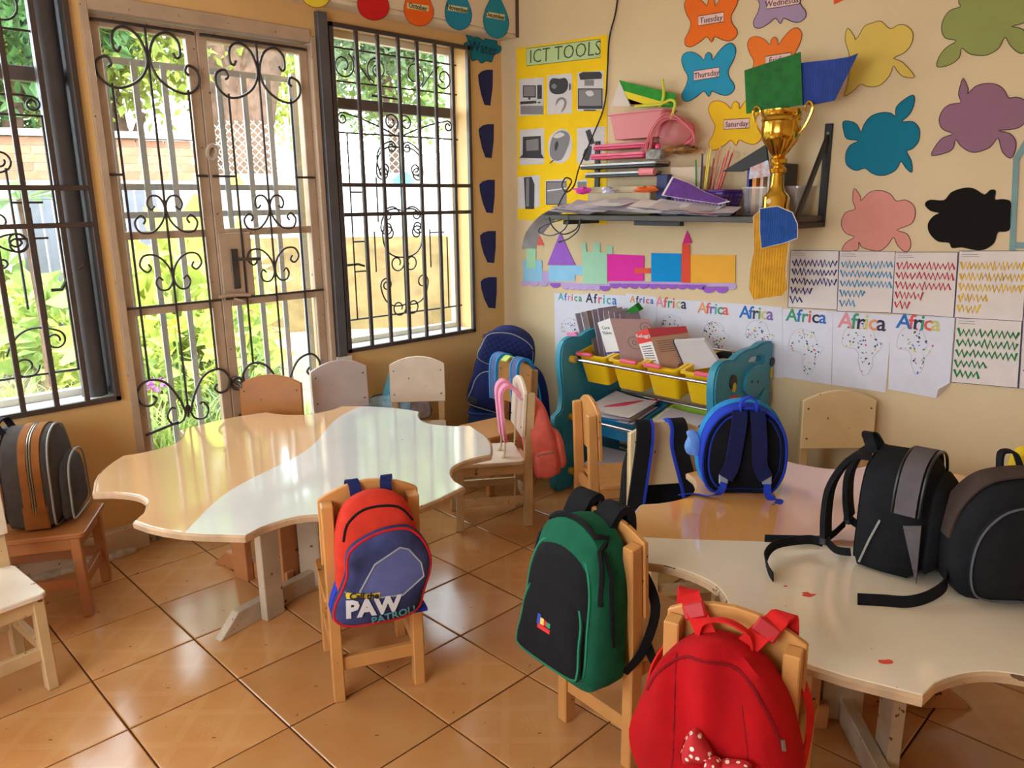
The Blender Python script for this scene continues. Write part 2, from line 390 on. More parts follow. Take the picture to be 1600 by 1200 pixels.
sx = WX-.075                                        # scrollwork stands between grille and glass
cy = -.725
for z in (2.27, 2.11): MB().tube([(sx, W2[0]+.03, z), (sx, W2[1]-.03, z)], .005).build('scroll_rod', M_wire, w2)
for s in (0, 1):
    P = cscroll((-1.0, 2.13), (-.80, 2.22), 0, .05, .05, 1, 1)
    P1 = spiral(-1.06, 2.19, .07, .02, 60, -1.4); P2 = spiral(-.85, 2.19, .07, .02, 250, -1.4)
    S1 = P1[::-1] + P2 if False else None
    for Q in (P1, P2, [(-1.0, 2.24), (-.90, 2.13)]): scroll(w2, mir(Q, cy) if s else Q, sx)
MB().tube([(sx, W2[0]+.03, 1.86), (sx, W2[1]-.03, 1.86)], .005).build('scroll_rod', M_wire, w2)
MB().tube([(sx, W2[0]+.03, .88), (sx, W2[1]-.03, .88)], .005).build('scroll_rod', M_wire, w2)
MB().tube([(sx, cy, 1.88), (sx, cy, .88)], .005).build('scroll_rod', M_wire, w2)
for y, a, b in ((-1.06, .88, 1.86), (-.98, 1.05, 1.62), (-.92, 1.13, 1.35), (-.46, .88, 1.86), (-.40, .88, 1.30), (-.53, 1.13, 1.35), (-.89, 1.4, 1.64)):
    MB().tube([(sx, y, a), (sx, y, b)], .0045).build('scroll_rod', M_wire, w2)
for z in (1.56, 1.30, 1.14): MB().tube([(sx, -1.06, z), (sx, -.98, z)], .0045).build('scroll_rod', M_wire, w2)
MB().tube([(sx, -.53, 1.33), (sx, -.42, 1.33)], .0045).build('scroll_rod', M_wire, w2)
for s in (0, 1):
    for Q in (cscroll((-1.08, 1.96), (cy-.02, 1.86), .01, .03, .0), spiral(cy-.05, 1.93, .05, .015, -60, 1.4), cscroll((cy-.06, 1.83), (cy-.14, 1.67), -.05, .03, .035, 1, 1), cscroll((cy-.005, 1.80), (cy-.16, 1.66), -.06, 0, .04),
              cscroll((cy-.01, 1.44), (cy-.12, 1.46), -.03, .0, .03), cscroll((cy-.005, 1.46), (cy-.15, 1.37), -.05, 0, .04), cscroll((cy-.005, 1.20), (cy-.14, 1.34), .05, 0, .04), spiral(cy-.05, 1.17, .05, .02, 0, -1.1),
              cscroll((cy-.005, .93), (cy-.17, 1.05), .055, 0, .04), spiral(cy-.05, .915, .05, .02, 0, -1.1)):
        scroll(w2, mir(Q, cy) if s else Q, sx)
MB().box2((WX-.135, -1.12, 1.15), (WX-.1, -1.09, 1.2)).build('window_stay', M_wire, w2)
MB().tube([(WX-.11, -1.10, 1.175), (WX-.1, -1.02, 1.178), (WX-.1, -.98, 1.165)], .007).build('window_stay', M_wire, w2)
MB().tube([(WX-.1, -.88, 2.06), (WX-.1, -.68, 2.055)], .006).build('window_stay', M_wire, w2)
w1 = window('window_1', W1, [-3.4, -3.18, -2.95, -2.83, -2.71, -2.59, -2.475], (1.43, 1.575), 0, 1.985)
MB().box2((WX-.16, W1[1]-.012, W1[2]+.02), (WX-.01, W1[1]-.001, W1[3])).build('reveal_lining', M_grey, w1)
MB().tube([(WX-.085, W1[1]-.072, W1[2]+.02), (WX-.085, W1[1]-.072, W1[3])], .05, 18).build('round_post', M_grey, w1, smooth=.7)
for z in (2.16, 1.85, .83): MB().tube([(sx, W1[0]+.03, z), (sx, W1[1]-.03, z)], .005).build('scroll_rod', M_wire, w1)
for y, a, b in ((-2.47, .83, 1.85), (-2.56, 1.05, 1.5), (-2.62, 1.1, 1.65)): MB().tube([(sx, y, a), (sx, y, b)], .005).build('scroll_rod', M_wire, w1)
for z in (1.38, 1.52): MB().tube([(sx, -2.62, z), (sx, -2.51, z)], .005).build('scroll_rod', M_wire, w1)
for Q in (spiral(-2.56, 2.24, .085, .03, 200, -1.3), cscroll((-2.75, 1.88), (-2.49, 1.92), .02, 0, .028), cscroll((-2.75, 1.72), (-2.62, 1.64), -.05, .03, .04), cscroll((-2.72, .92), (-2.52, 1.0), .06, 0, .04), spiral(-2.66, .87, .05, .02, 0, -1.1), cscroll((-2.7, 1.46), (-2.63, 1.33), -.04, .03, .04), cscroll((-2.7, 1.28), (-2.62, 1.40), .05, 0.02, .04)): scroll(w1, Q, sx)
MB().tube([(WX-.03, -2.40, 1.27), (WX-.06, -2.46, 1.22), (WX-.07, -2.49, 1.17), (WX-.07, -2.53, 1.17)], .008).build('window_stay', M_wire, w1)
# ------------------------------------------------------------------ double door of glass and scrollwork
dr = struct(thing('door_1', None, None))
dx = WX-.045
mb = MB()
for a in (((dx-.03, DR[0]-.0, 0), (WX+.012, DR[0]+.03, DR[3])), ((dx-.03, DR[1]-.03, 0), (WX+.012, DR[1], DR[3])), ((dx-.03, DR[0]+.03, DR[3]-.03), (WX+.012, DR[1]-.03, DR[3]+.03))): mb.box2(*a)
mb.build('door_frame', M_frame, dr, bevel=.003)
mb = MB(); mb.box2((WX-.2, DR[0]+.001, -.004), (WX, DR[1]-.001, .025)); mb.build('threshold', mat('grey_step', (150, 140, 128), .7, noise=.2), dr)
def leaf(ya, yb, handle_left):
    lf = MB()
    z0, z1 = .03, DR[3]-.035
    for a in (((ya, z0), (ya+.045, z1)), ((yb-.045, z0), (yb, z1)), ((ya+.045, z1-.045), (yb-.045, z1)), ((ya+.045, 1.36), (yb-.045, 1.394)), ((ya+.045, 1.032), (yb-.045, 1.068)), ((ya+.045, z0), (yb-.045, .40))):
        lf.box2((dx-.018, a[0][0], a[0][1]), (dx+.018, a[1][0], a[1][1]))
    l = lf.build('door_leaf', M_frame, dr, bevel=.003)
    for za, zb in ((.40, 1.032), (1.068, 1.36), (1.394, z1-.045)): MB().box2((dx-.003, ya+.045, za), (dx+.003, yb-.045, zb)).build('pane', M_glass, l)
    c = (ya+yb)/2; x = dx+.034; q = (yb-ya)/2
    MB().tube([(x-.01, ya+.012, 2.225), (x, ya+.03, 2.225), (x, yb-.03, 2.225), (x-.01, yb-.012, 2.225)], .007).build('scroll_rod', M_wire, l, smooth=True)
    for z in (1.07,): MB().tube([(x, ya+.01, z), (x, yb-.01, z)], .006).build('scroll_rod', M_wire, l)
    MB().tube([(x, ya+.02, .50), (x, c-.05, .53)], .007).build('scroll_rod', M_wire, l)
    MB().tube([(x, c, 2.225), (x, c, .55)], .0055).build('scroll_rod', M_wire, l)
    for s in (-1, 1):
        y = c+s*.155; MB().tube([(x, y, 1.99), (x, y, .75)], .0055).build('scroll_rod', M_wire, l)
        MB().tube([(x-.01, y, 1.63), (x-.01, c+s*(q-.01), 1.63)], .006).build('scroll_rod', M_wire, l)
    for s in (0, 1):
        A = lambda Q: mir(Q, c) if s else Q
        top = cscroll((c-.085, 2.20), (c-.155, 1.985), 0.0, 0, 0)
        # big hook of the top pair: small curl, round the outside, long tail into a lower curl
        P = crom([(c-.105, 2.135, 0), (c-.118, 2.115, 0), (c-.135, 2.13, 0), (c-.13, 2.185, 0), (c-.085, 2.212, 0), (c-.03, 2.18, 0), (c-.005, 2.10, 0), (c-.03, 2.03, 0), (c-.09, 1.985, 0), (c-.155, 1.975, 0), (c-.205, 2.015, 0), (c-.205, 2.07, 0), (c-.165, 2.09, 0), (c-.15, 2.065, 0), (c-.165, 2.05, 0)], 4)
        scroll(l, A([(p.x, p.y) for p in P]), x, .006)
        for zc, up in ((1.50, 1), (1.18, -1)):
            a1 = crom([(c-.045, zc+up*.0, 0), (c-.062, zc-up*.015, 0), (c-.075, zc+up*.01, 0), (c-.06, zc+up*.04, 0), (c-.025, zc+up*.04, 0), (c-.003, zc+up*.0, 0), (c-.015, zc-up*.06, 0), (c-.06, zc-up*.108, 0), (c-.115, zc-up*.11, 0), (c-.135, zc-up*.07, 0), (c-.11, zc-up*.04, 0), (c-.09, zc-up*.055, 0), (c-.10, zc-up*.075, 0)], 4)
            scroll(l, A([(p.x, p.y) for p in a1]), x, .0048)
        a2 = crom([(c-.01, .56, 0), (c-.035, .64, 0), (c-.09, .725, 0), (c-.165, .745, 0), (c-.21, .70, 0), (c-.20, .645, 0), (c-.16, .63, 0), (c-.135, .655, 0), (c-.15, .675, 0)], 5)
        scroll(l, A([(p.x, p.y) for p in a2]), x, .006)
        a3 = crom([(c-.005, .60, 0), (c-.025, .535, 0), (c-.075, .525, 0), (c-.095, .565, 0), (c-.075, .60, 0), (c-.055, .595, 0)], 5)
        scroll(l, A([(p.x, p.y) for p in a3]), x, .005)
    return l
mid = -1.838
l1 = leaf(DR[0]+.03, mid, 0); l2 = leaf(mid+.003, DR[1]-.03, 1)
x = dx+.02
lk = MB().box2((x-.005, mid+.008, 1.06), (x+.012, mid+.165, 1.375)).build('lock_plate', M_frame, l2, bevel=.003)
MB().box2((x+.011, mid+.055, 1.115), (x+.02, mid+.092, 1.30)).build('lock_escutcheon', mat('tarnished_steel', (92, 82, 74), .4, metal=.6, noise=.4), l2, bevel=.003)
MB().tube([(x+.016, mid+.074, 1.255), (x+.045, mid+.078, 1.255), (x+.05, mid+.10, 1.252), (x+.048, mid+.185, 1.25)], .008, 8).build('door_handle', mat('tarnished_steel', (92, 82, 74), .4), l2, smooth=True)
MB().tube([(x+.02, mid-.02, 1.083), (x+.025, mid+.02, 1.09), (x+.025, mid+.13, 1.082)], .009, 8).build('slide_bolt', M_frame, l2, smooth=True)
MB().tube([(x+.02, mid+.05, 1.07), (x+.035, mid+.09, 1.055)], .006, 6).build('slide_bolt', M_frame, l2)
MB().tube([(x+.004+.012*math.sin(t), mid+.02+.022*math.cos(t), 1.735+.03*math.sin(t)) for t in [i*PI/6 for i in range(12)]], .01, 6, closed=True).build('door_ring', mat('painted_knob', (190, 170, 150), .4), l1, smooth=True)
MB().tube([(x+.01+.01*math.cos(t), mid+.03+.025*math.cos(t), .66+.03*math.sin(t)) for t in [i*PI/6 for i in range(12)]], .008, 6, closed=True).build('padlock_ring', mat('tarnished_steel', (92, 82, 74), .4), l1, smooth=True)
MB().tube([(x+.002, mid+.03, .665), (x+.03, mid+.04, .655), (x+.03, mid+.05, .62)], .012, 8).build('padlock', mat('tarnished_steel', (92, 82, 74), .4), l1, smooth=True)
# outer security gate of pale flat bars
g = thing('security_gate', 'pale grey security gate of upright bars just outside the glass door', 'gate', (0, 0, 0))
gx = WX-.26
for i in range(9):
    y = DR[0]+.02+i*.128; MB().box2((gx-.006, y-.013, .3), (gx+.006, y+.013, 2.12)).build('bar', M_galv, g)
for z in (.30, 1.46, 1.585, 2.12): MB().box2((gx-.012, DR[0]-.02, z-.014), (gx-.006, DR[1]+.02, z+.014)).build('crossbar', M_galv, g)
for y in (DR[0]-.02, DR[1]+.02): MB().box2((gx-.014, y-.02, -.1), (gx+.014, y+.02, 2.15)).build('gate_post', M_galv, g)
# ================================================================== the yard outside
M_sand = mat('pale_sandy_ground', (122, 112, 96), .95, .1, noise=.25, nscale=1.2)
M_soil = mat('grassy_soil', (150, 140, 80), .95, .1, noise=.4, nscale=2.5)
GZ = -.2
struct(MB().box2((-40, -30, GZ-.2), (WX-.2, 60, GZ)).build('ground_yard', M_sand))
mb = MB(); mb.box2((-2.6, -4.5, GZ), (WX-.45, -1.1, GZ+.05)); mb.build('planting_bed', M_soil)
struct(bpy.data.objects['planting_bed'])
# earth bank at the far side of the sandy yard
def bank(d, u0, u1, z, depth):
    P = [far(u0, 300, d), far((u0+u1)/2, 300, d*1.03), far(u1, 300, d)]; mb = MB(); n = 24; V = []; F = []
    for i in range(n+1):
        u = u0+(u1-u0)*i/n; p = far(u, 300, d); q = far(u, 300, d+depth)
        V += [(p.x, p.y, GZ-.02), (p.x+(q.x-p.x)*.3, p.y+(q.y-p.y)*.3, z*.75+random.uniform(-.06, .06)), (p.x+(q.x-p.x)*.5, p.y+(q.y-p.y)*.5, z), (q.x, q.y, z), (q.x, q.y, GZ-.02)]
    for i in range(n):
        o = i*5; F += [(o+j, o+5+j, o+6+j, o+1+j) for j in range(4)]
    return struct(mb.add(V, F).build('bank_yard', mat('ochre_bank', (104, 86, 54), .95, .1, noise=.45, nscale=3), smooth=True))
bank(10.6, -400, 1000, .98, 2.4)
def leafmat(n, c, t=.35): return mat(n, c, .5, .4, noise=.25, nscale=9, transl=t, rnd=.12)
G1 = leafmat('yellow_green_leaf', (178, 190, 92)); G2 = leafmat('mid_green_leaf', (138, 162, 84)); G3 = leafmat('deep_green_leaf', (70, 108, 52)); G4 = leafmat('pale_grass_blade', (176, 188, 110)); G5 = leafmat('grey_green_leaf', (128, 150, 110))
M_bark = mat('brown_bark', (112, 88, 74), .95, .1, noise=.4, nscale=8, bump=.6, bscale=14)
def leaf_verts(p, d, up, L, W):
    """one folded leaf: base p, direction d"""
    sd = d.cross(up); sd.normalize(); n = sd.cross(d)
    return [p, p+d*L*.5+sd*W*.5+n*W*.12, p+d*L-n*L*.12, p+d*L*.5-sd*W*.5+n*W*.12, p+d*L*.5]
LF = [(0, 1, 4), (1, 2, 4), (2, 3, 4), (3, 0, 4)]
def rdir(zmin=-1.):
    while True:
        v = Vector((random.uniform(-1, 1), random.uniform(-1, 1), random.uniform(zmin, 1)))
        if .1 < v.length < 1: return v.normalized()
def foliage(n, rx, rz, L, W, cz, shell=.45):
    mb = MB()
    for _ in range(n):
        d = rdir(-.8); r = shell+(1-shell)*random.random()
        p = Vector((d.x*rx*r, d.y*rx*r, cz+d.z*rz*r)); e = (d*.6+rdir()*.8).normalized(); k = random.uniform(.7, 1.3)
        mb.add(leaf_verts(p, e, rdir(), L*k, W*k), LF)
    me = mb.build('foliage', G1, fix=False); m = me.data; COL.objects.unlink(me); bpy.data.objects.remove(me); return m
def blades(n, r, h, W, lean=.5):
    mb = MB()
    for _ in range(n):
        a = random.uniform(0, 2*PI); k = random.uniform(.6, 1.1); o = Vector((random.uniform(-r, r)*.5, random.uniform(-r, r)*.5, 0)); d = Vector((math.cos(a), math.sin(a), 0)); s = Vector((-d.y, d.x, 0))
        P = [o + d*(lean*r*2*t*t) + Vector((0, 0, h*k*(t-.35*t**3*lean*1.6))) for t in (0, .35, .7, 1)]
        V = []
        for i, p in enumerate(P): wd = W*(1, .9, .6, .05)[i]/2; V += [p+s*wd, p-s*wd]
        mb.add(V, [(0, 1, 3, 2), (2, 3, 5, 4), (4, 5, 7, 6)])
    me = mb.build('blades', G1, fix=False); m = me.data; COL.objects.unlink(me); bpy.data.objects.remove(me); return m
F_bush = foliage(420, .38, .42, .13, .06, .48); F_broad = foliage(150, .42, .5, .26, .14, .55); F_tree = foliage(1500, 1.0, .8, .15, .075, 0, .3); F_blade = blades(90, .28, .75, .022); F_low = blades(120, .22, .32, .014)
def plant(name, label, cat, mesh, m, u, v, d, s, stem=True, group=None, z=None):
    p = far(u, v, d); zz = GZ+.02 if z is None else z
    t = thing(name, label, cat, (p.x, p.y, zz), random.uniform(0, 6.28), group)
    o = bpy.data.objects.new('foliage', mesh.copy() if False else mesh); COL.objects.link(o); o.parent = t; o.scale = (s, s, s)
    if not o.material_slots or o.material_slots[0].material != m:
        o.material_slots[0].link = 'OBJECT'; o.material_slots[0].material = m
    if stem:
        mb = MB()
        for i in range(4): a = i*1.7; mb.tube([(0, 0, -.02), (.06*s*math.cos(a), .06*s*math.sin(a), .25*s), (.16*s*math.cos(a), .16*s*math.sin(a), .6*s)], [.012, .01, .005], 5)
        mb.build('stem', M_bark, t)
    return t
random.seed(5)
SHL = ['small-leaved shrub low behind the left window, right of the sandy patch', 'broad-leaved shrub behind the left window, under the slat fence', 'tall broad-leaved shrub at the left edge of the left window', 'small-leaved shrub behind the grey post of the left window',
       'broad-leaved shrub at the left edge of the left door leaf', 'bright small-leaved shrub behind the middle of the left door leaf', 'tall broad-leaved shrub behind the right half of the left door leaf', 'mid-green shrub behind the door\'s centre stile', 'tallest small-leaved shrub, far behind the left door leaf', 'small-leaved shrub in front of the slat fence, behind the left door leaf', 'low mid-green shrub at the foot of the left door leaf', 'low yellow-green shrub at the left edge of the right door leaf']
for i, (u, d, s, me, m) in enumerate([(30, 8.6, 1.1, F_bush, G1), (80, 8.0, 1.0, F_broad, G2), (-40, 9.5, 1.3, F_broad, G2), (130, 7.0, .95, F_bush, G1), (215, 6.4, 1.15, F_broad, G1), (255, 5.9, 1.2, F_bush, G1), (290, 6.7, 1.5, F_broad, G1), (325, 6.2, 1.0, F_bush, G2), (300, 8.0, 1.7, F_bush, G1), (235, 7.6, 1.35, F_bush, G1), (200, 5.6, .8, F_bush, G2), (350, 7.4, .9, F_bush, G1)]):
    plant('garden_shrub', SHL[i], 'shrub', me, m, u, 400, d, s, group='shrubs in the yard bed')
for i, (u, d, s, m) in enumerate([(205, 5.0, .8, G4), (235, 4.95, .9, G4), (270, 4.9, .8, G2), (300, 5.0, .85, G4), (330, 5.1, .8, G2), (370, 5.1, 1.0, G5), (400, 5.3, .75, G4), (440, 5.5, .6, G4), (475, 5.6, .5, G4), (385, 6.0, 1.0, G5), (345, 5.6, 1.0, G2), (20, 7.0, .7, G4), (60, 6.6, .6, G4), (110, 6.2, .8, G4), (505, 5.9, .45, G4)]):
    plant('grass_clump', 'clump of long pale blades growing outside the glass door', 'grass', F_blade, m, u, 600, d, s, False, 'grass clumps in the yard bed')
# purple flower heads and an orange bloom among the leaves
def bloom(name, label, u, v, d, n, r, c):
    p = far(u, v, d); t = thing(name, label, 'flower', (p.x, p.y, GZ+.03))
    MB().tube([(0, 0, 0), (.01, 0, (p.z-GZ)*.6), (0, 0, p.z-GZ-.03)], .006, 5).build('stem', G2, t)
    mb = MB()
    for _ in range(n): dd = rdir(); mb.add(leaf_verts(Vector((0, 0, p.z-GZ-.03))+dd*r*.4, dd, rdir(), r*.8, r*.4), LF)
    mb.build('petals', mat('petal_%d_%d_%d' % c, c, .6, transl=.3), t, fix=False)
bloom('purple_flower', 'purple flower head low behind the left door leaf', 217, 606, 5.2, 40, .07, (168, 96, 176))
bloom('purple_flower', 'smaller purple flower head beside the door centre, left leaf', 246, 600, 5.2, 26, .05, (168, 96, 176))
bloom('orange_flower', 'single orange bloom behind the middle of the left door leaf', 273, 511, 5.4, 24, .05, (226, 150, 40))
# fan-leaved palm outside the left window
p = far(30, 300, 6.8); t = thing('palm_plant', 'broad fan-leaved plant beyond the left window', 'plant', (p.x, p.y, GZ))
mb = MB()
for i in range(26):
    a = i*2*PI/26+random.uniform(-.1, .1); e = Vector((math.cos(a), math.sin(a), random.uniform(-.1, .5))).normalized(); mb.add(leaf_verts(Vector((0, 0, 1.75)), e, Vector((0, 0, 1)), .75, .11), LF)
mb.build('fronds', G5, t, fix=False)
MB().tube([(0, 0, 0), (.03, .02, .9), (0, 0, 1.76)], [.035, .03, .025], 6).build('stem', M_bark, t)
# ---- big forked tree and others
def tree(label, u, d, base, trunk, blobs, m, rad):
    p = far(u, 300, d); t = thing('yard_tree', label, 'tree', (p.x, p.y, base))
    mb = MB()
    for k_, (pts, rr) in enumerate(trunk):
        if k_ == 0: pts = [(pts[0][0], pts[0][1], GZ-base-.05)] + list(pts[1:])
        mb.tube([Vector(q) for q in crom(pts, 4)], [rr[0]+(rr[1]-rr[0])*i/((len(pts)-1)*4) for i in range((len(pts)-1)*4+1)], 10)
    mb.build('trunk', M_bark, t, smooth=True)
    for b in blobs:
        o = bpy.data.objects.new('foliage', F_tree); COL.objects.link(o); o.parent = t; o.location = b[:3]; o.scale = (b[3],)*3; o.rotation_euler = (0, 0, random.uniform(0, 6))
        o.material_slots[0].link = 'OBJECT'; o.material_slots[0].material = m
    return t
ax = Vector((.707, .707, 0))                        # image-right direction in plan
def A(s, z, b=0): return (ax.x*s-b*.7, ax.y*s+b*.7, z)
tree('huge forked brown tree trunk behind the wire fence', 385, 15.5, .5, [([A(0, 0), A(0, 1.4), A(-.1, 2.4), A(-.55, 4.2), A(-.9, 6)], (.62, .3)), ([A(.1, 1.4), A(.2, 2.4), A(.55, 3.6), A(1.3, 5.2), A(1.8, 6)], (.5, .22)), ([A(0, 2.2), A(.05, 3.5), A(-.1, 5.5)], (.35, .2))],
     [(*A(-.4, 5.8), 1.9), (*A(2.0, 5.2), 1.5), (*A(1.0, 6.4), 1.8), (*A(2.6, 3.4, 3), 1.5)], G2, 1)
tree('light green leafy tree above the slatted fence', 195, 16, .3, [([A(0, 0), A(.1, 1.5), A(0, 3.2)], (.2, .12)), ([A(0, 1.6), A(.5, 2.8)], (.12, .06))], [(*A(-.6, 4.0), 1.6), (*A(.7, 3.8), 1.5), (*A(0, 5.2), 1.7), (*A(-.9, 2.9), 1.1)], G1, 1)
tree('dark green leafy tree left of the slatted fence', 30, 15, .3, [([A(0, 0), A(0, 1.8), A(.2, 3.2)], (.2, .12))], [(*A(0, 3.6), 1.7), (*A(-1.0, 2.6), 1.3), (*A(1.0, 4.2), 1.3)], G3, 1)
tree('drooping grey-green tree beyond the corner window', 620, 17, .5, [([A(0, 0), A(0, 2.2), A(-.2, 4)], (.18, .1))], [(*A(-.6, 4.3), 1.5), (*A(.8, 4.6), 1.5), (*A(0.2, 5.6), 1.6)], G5, 1)
tree('bright green tree far behind the forked trunk', 470, 22, .5, [([A(0, 0), A(0, 2.2), A(.2, 4)], (.2, .1))], [(*A(-.3, 3.6), 1.5), (*A(.9, 5.0), 1.5), (*A(-1.4, 4.8), 1.4)], G1, 1)
# ---- slatted dark fence with a brick wall behind
t = thing('slat_fence', 'dark grey upright-slat fence across the yard, left', 'fence', (0, 0, 0))
M_sl = mat('dark_grey_slat', (92, 94, 104), .6, .3, noise=.15, rnd=.15)
a, b = far(30, 300, 9.8), far(262, 300, 9.8)
dv = (b-a); dv.z = 0; L_ = dv.length; dv.normalize(); ang = math.atan2(dv.y, dv.x)
me = MB().box((0, 0, .95), (.10, .02, 1.9)).build('slat', M_sl, t); me.location = (a.x, a.y, GZ); me.rotation_euler = (0, 0, ang)
for i in range(1, int(L_/.115)):
    o = me.copy(); COL.objects.link(o); o.location = (a.x+dv.x*i*.115, a.y+dv.y*i*.115, GZ+random.uniform(-.02, .02))
a, b = far(-120, 300, 11.4), far(330, 300, 11.4)
t = thing('brick_wall', 'long low pinkish brick garden wall behind the slat fence', 'wall', (0, 0, 0))
M_br = mat('pale_orange_brick', (158, 112, 88), .9, .1, rnd=.18, noise=.2, nscale=6)
dv = (b-a); dv.z = 0; L_ = dv.length; dv.normalize(); ang = math.atan2(dv.y, dv.x)
wl = MB().box((L_/2, 0, 0), (L_, .1, 2.55)).build('mortar_core', mat('mortar', (190, 170, 150), .9), t); wl.location = (a.x, a.y, 1.0); wl.rotation_euler = (0, 0, ang)
cp = MB().box((L_/2, 0, 0), (L_, .26, .08)).build('coping', mat('pale_coping', (170, 160, 148), .9), t); cp.location = (a.x, a.y, 2.36); cp.rotation_euler = (0, 0, ang)
bk = None
for r in range(5):
    for i in range(int(L_/.33)):
        s = i*.33+(.165 if r % 2 else 0)+.15; q = (a.x+dv.x*s, a.y+dv.y*s, 1.86+r*.1)
        if bk is None: bk = MB().box((0, 0, 0), (.315, .14, .088)).build('brick', M_br, t); o = bk
        else: o = bk.copy(); COL.objects.link(o)
        o.location = q; o.rotation_euler = (0, 0, ang)
# ---- chain-link fence on posts, white painted wall below it
t = thing('wire_fence', 'diamond mesh wire fence on posts above the white wall', 'fence', (0, 0, 0))
d0 = 13.4; a, b = far(300, 300, d0), far(760, 300, d0*.96)
dv = (b-a); dv.z = 0; L_ = dv.length; dv.normalize()
M_w = mat('galvanised_wire', (168, 160, 150), .5, metal=.3)
mb = MB(); zl, zh = 1.95, 2.75; st = .125; H = zh-zl
for i in range(-int(H/st)-1, int(L_/st)+1):
    for sg in (0, 1):
        s0 = i*st; e0, e1 = (s0, s0+H) if not sg else (s0+H, s0)
        za, zb = zl, zh
        mb.tube([(a.x+dv.x*max(0, min(L_, e0)), a.y+dv.y*max(0, min(L_, e0)), za), (a.x+dv.x*max(0, min(L_, e1)), a.y+dv.y*max(0, min(L_, e1)), zb)], .008, 4, caps=False)
tag(mb.build('wire_mesh', M_w, t, fix=False), kind='stuff')
for s in (0, .33, .66, 1): MB().tube([(a.x+dv.x*L_*s, a.y+dv.y*L_*s, .4), (a.x+dv.x*L_*s, a.y+dv.y*L_*s, 2.8)], .035, 8).build('post', M_galv, t)
t = thing('painted_wall', 'white yard wall with orange, yellow and blue painted patches', 'wall', (0, 0, 0))
d1 = 12.6; a, b = far(335, 300, d1), far(770, 300, d1*.97)
n = Vector((dv.y, -dv.x, 0))
mb = MB(); mb.prism([(a.x, a.y, .3), (b.x, b.y, .3), (b.x, b.y, 1.93), (a.x, a.y, 1.93)], n*-.15); mb.build('wall_slab', mat('bright_white_wall', (176, 176, 178), .7), t)
for u, v, c, r in ((362, 285, (236, 206, 70), .14), (372, 315, (238, 180, 150), .10), (458, 283, (236, 170, 110), .17), (630, 283, (70, 190, 196), .15), (622, 308, (140, 210, 240), .17), (485, 318, (170, 216, 236), .15)):
    p = far(u, v, d1-.35); p = a + dv*((p-a).dot(dv)); p.z = far(u, v, d1).z
    P = out2([(r*math.cos(k)*random.uniform(.6, 1.2), r*.8*math.sin(k)*random.uniform(.6, 1.2)) for k in [j*PI/4 for j in range(8)]], 3)
    MB().prism([p + dv*q[0] + Vector((0, 0, q[1])) + n*.002 for q in P], n*.006).build('painted_patch', mat('mural_%d%d%d' % c, c, .7), t)
random.seed(21)
# ================================================================== tables
def table_mat(name, base, fn):
    """painted top: fn(node helpers) returns list of (mask socket, rgb)"""
    m = mat(name, base, .10, .6, noise=.05, nscale=6, bump=.035, bscale=16, coat=1., speck=.26, speckc=(120, 84, 54), sscale=40)
    n = m.node_tree.nodes; L = m.node_tree.links; b = n['Principled BSDF']; src = b.inputs['Base Color'].links[0].from_socket
    tc = n.new('ShaderNodeTexCoord'); sx = n.new('ShaderNodeSeparateXYZ'); L.new(tc.outputs['Object'], sx.inputs[0])
    def mth(op, *q):
        x = n.new('ShaderNodeMath'); x.operation = op
        for i, s in enumerate(q):
            if isinstance(s, (int, float)): x.inputs[i].default_value = s
            else: L.new(s, x.inputs[i])
        return x.outputs[0]
    for mask, rgb in fn(mth, sx.outputs['X'], sx.outputs['Y']):
        mx = n.new('ShaderNodeMix'); mx.data_type = 'RGBA'; L.new(src, mx.inputs['A']); mx.inputs['B'].default_value = (*lin(rgb), 1); L.new(mask, mx.inputs['Factor']); src = mx.outputs['Result']
    L.new(src, b.inputs['Base Color'])
    return m
def lobes(phase, R=.735, dip=.125, seg=6):
    P = []
    for k in range(6):
        c = phase+60*k
        for i in range(seg): P.append((R*(1-.012*abs(2*i/seg-1)**2), c-16+32*i/seg))
        for i in range(seg*2):
            t = i/(seg*2); P.append((R-dip*math.sin(PI*t)**.62, c+16+28*t))
    return [(r*math.cos(math.radians(a)), r*math.sin(math.radians(a))) for r, a in P]
M_edge = mat('worn_table_edge', (204, 168, 130), .5, .4, noise=.3, nscale=14, speck=.335, speckc=(96, 66, 44), sscale=30)
M_legw = mat('worn_white_table_leg', (200, 180, 152), .55, .4, noise=.25, nscale=10, speck=.33, speckc=(104, 74, 52), sscale=32)
M_lego = mat('orange_table_leg', (190, 124, 74), .5, .4, noise=.2, nscale=10, speck=.34, speckc=(84, 52, 32), sscale=26)
TH = .55
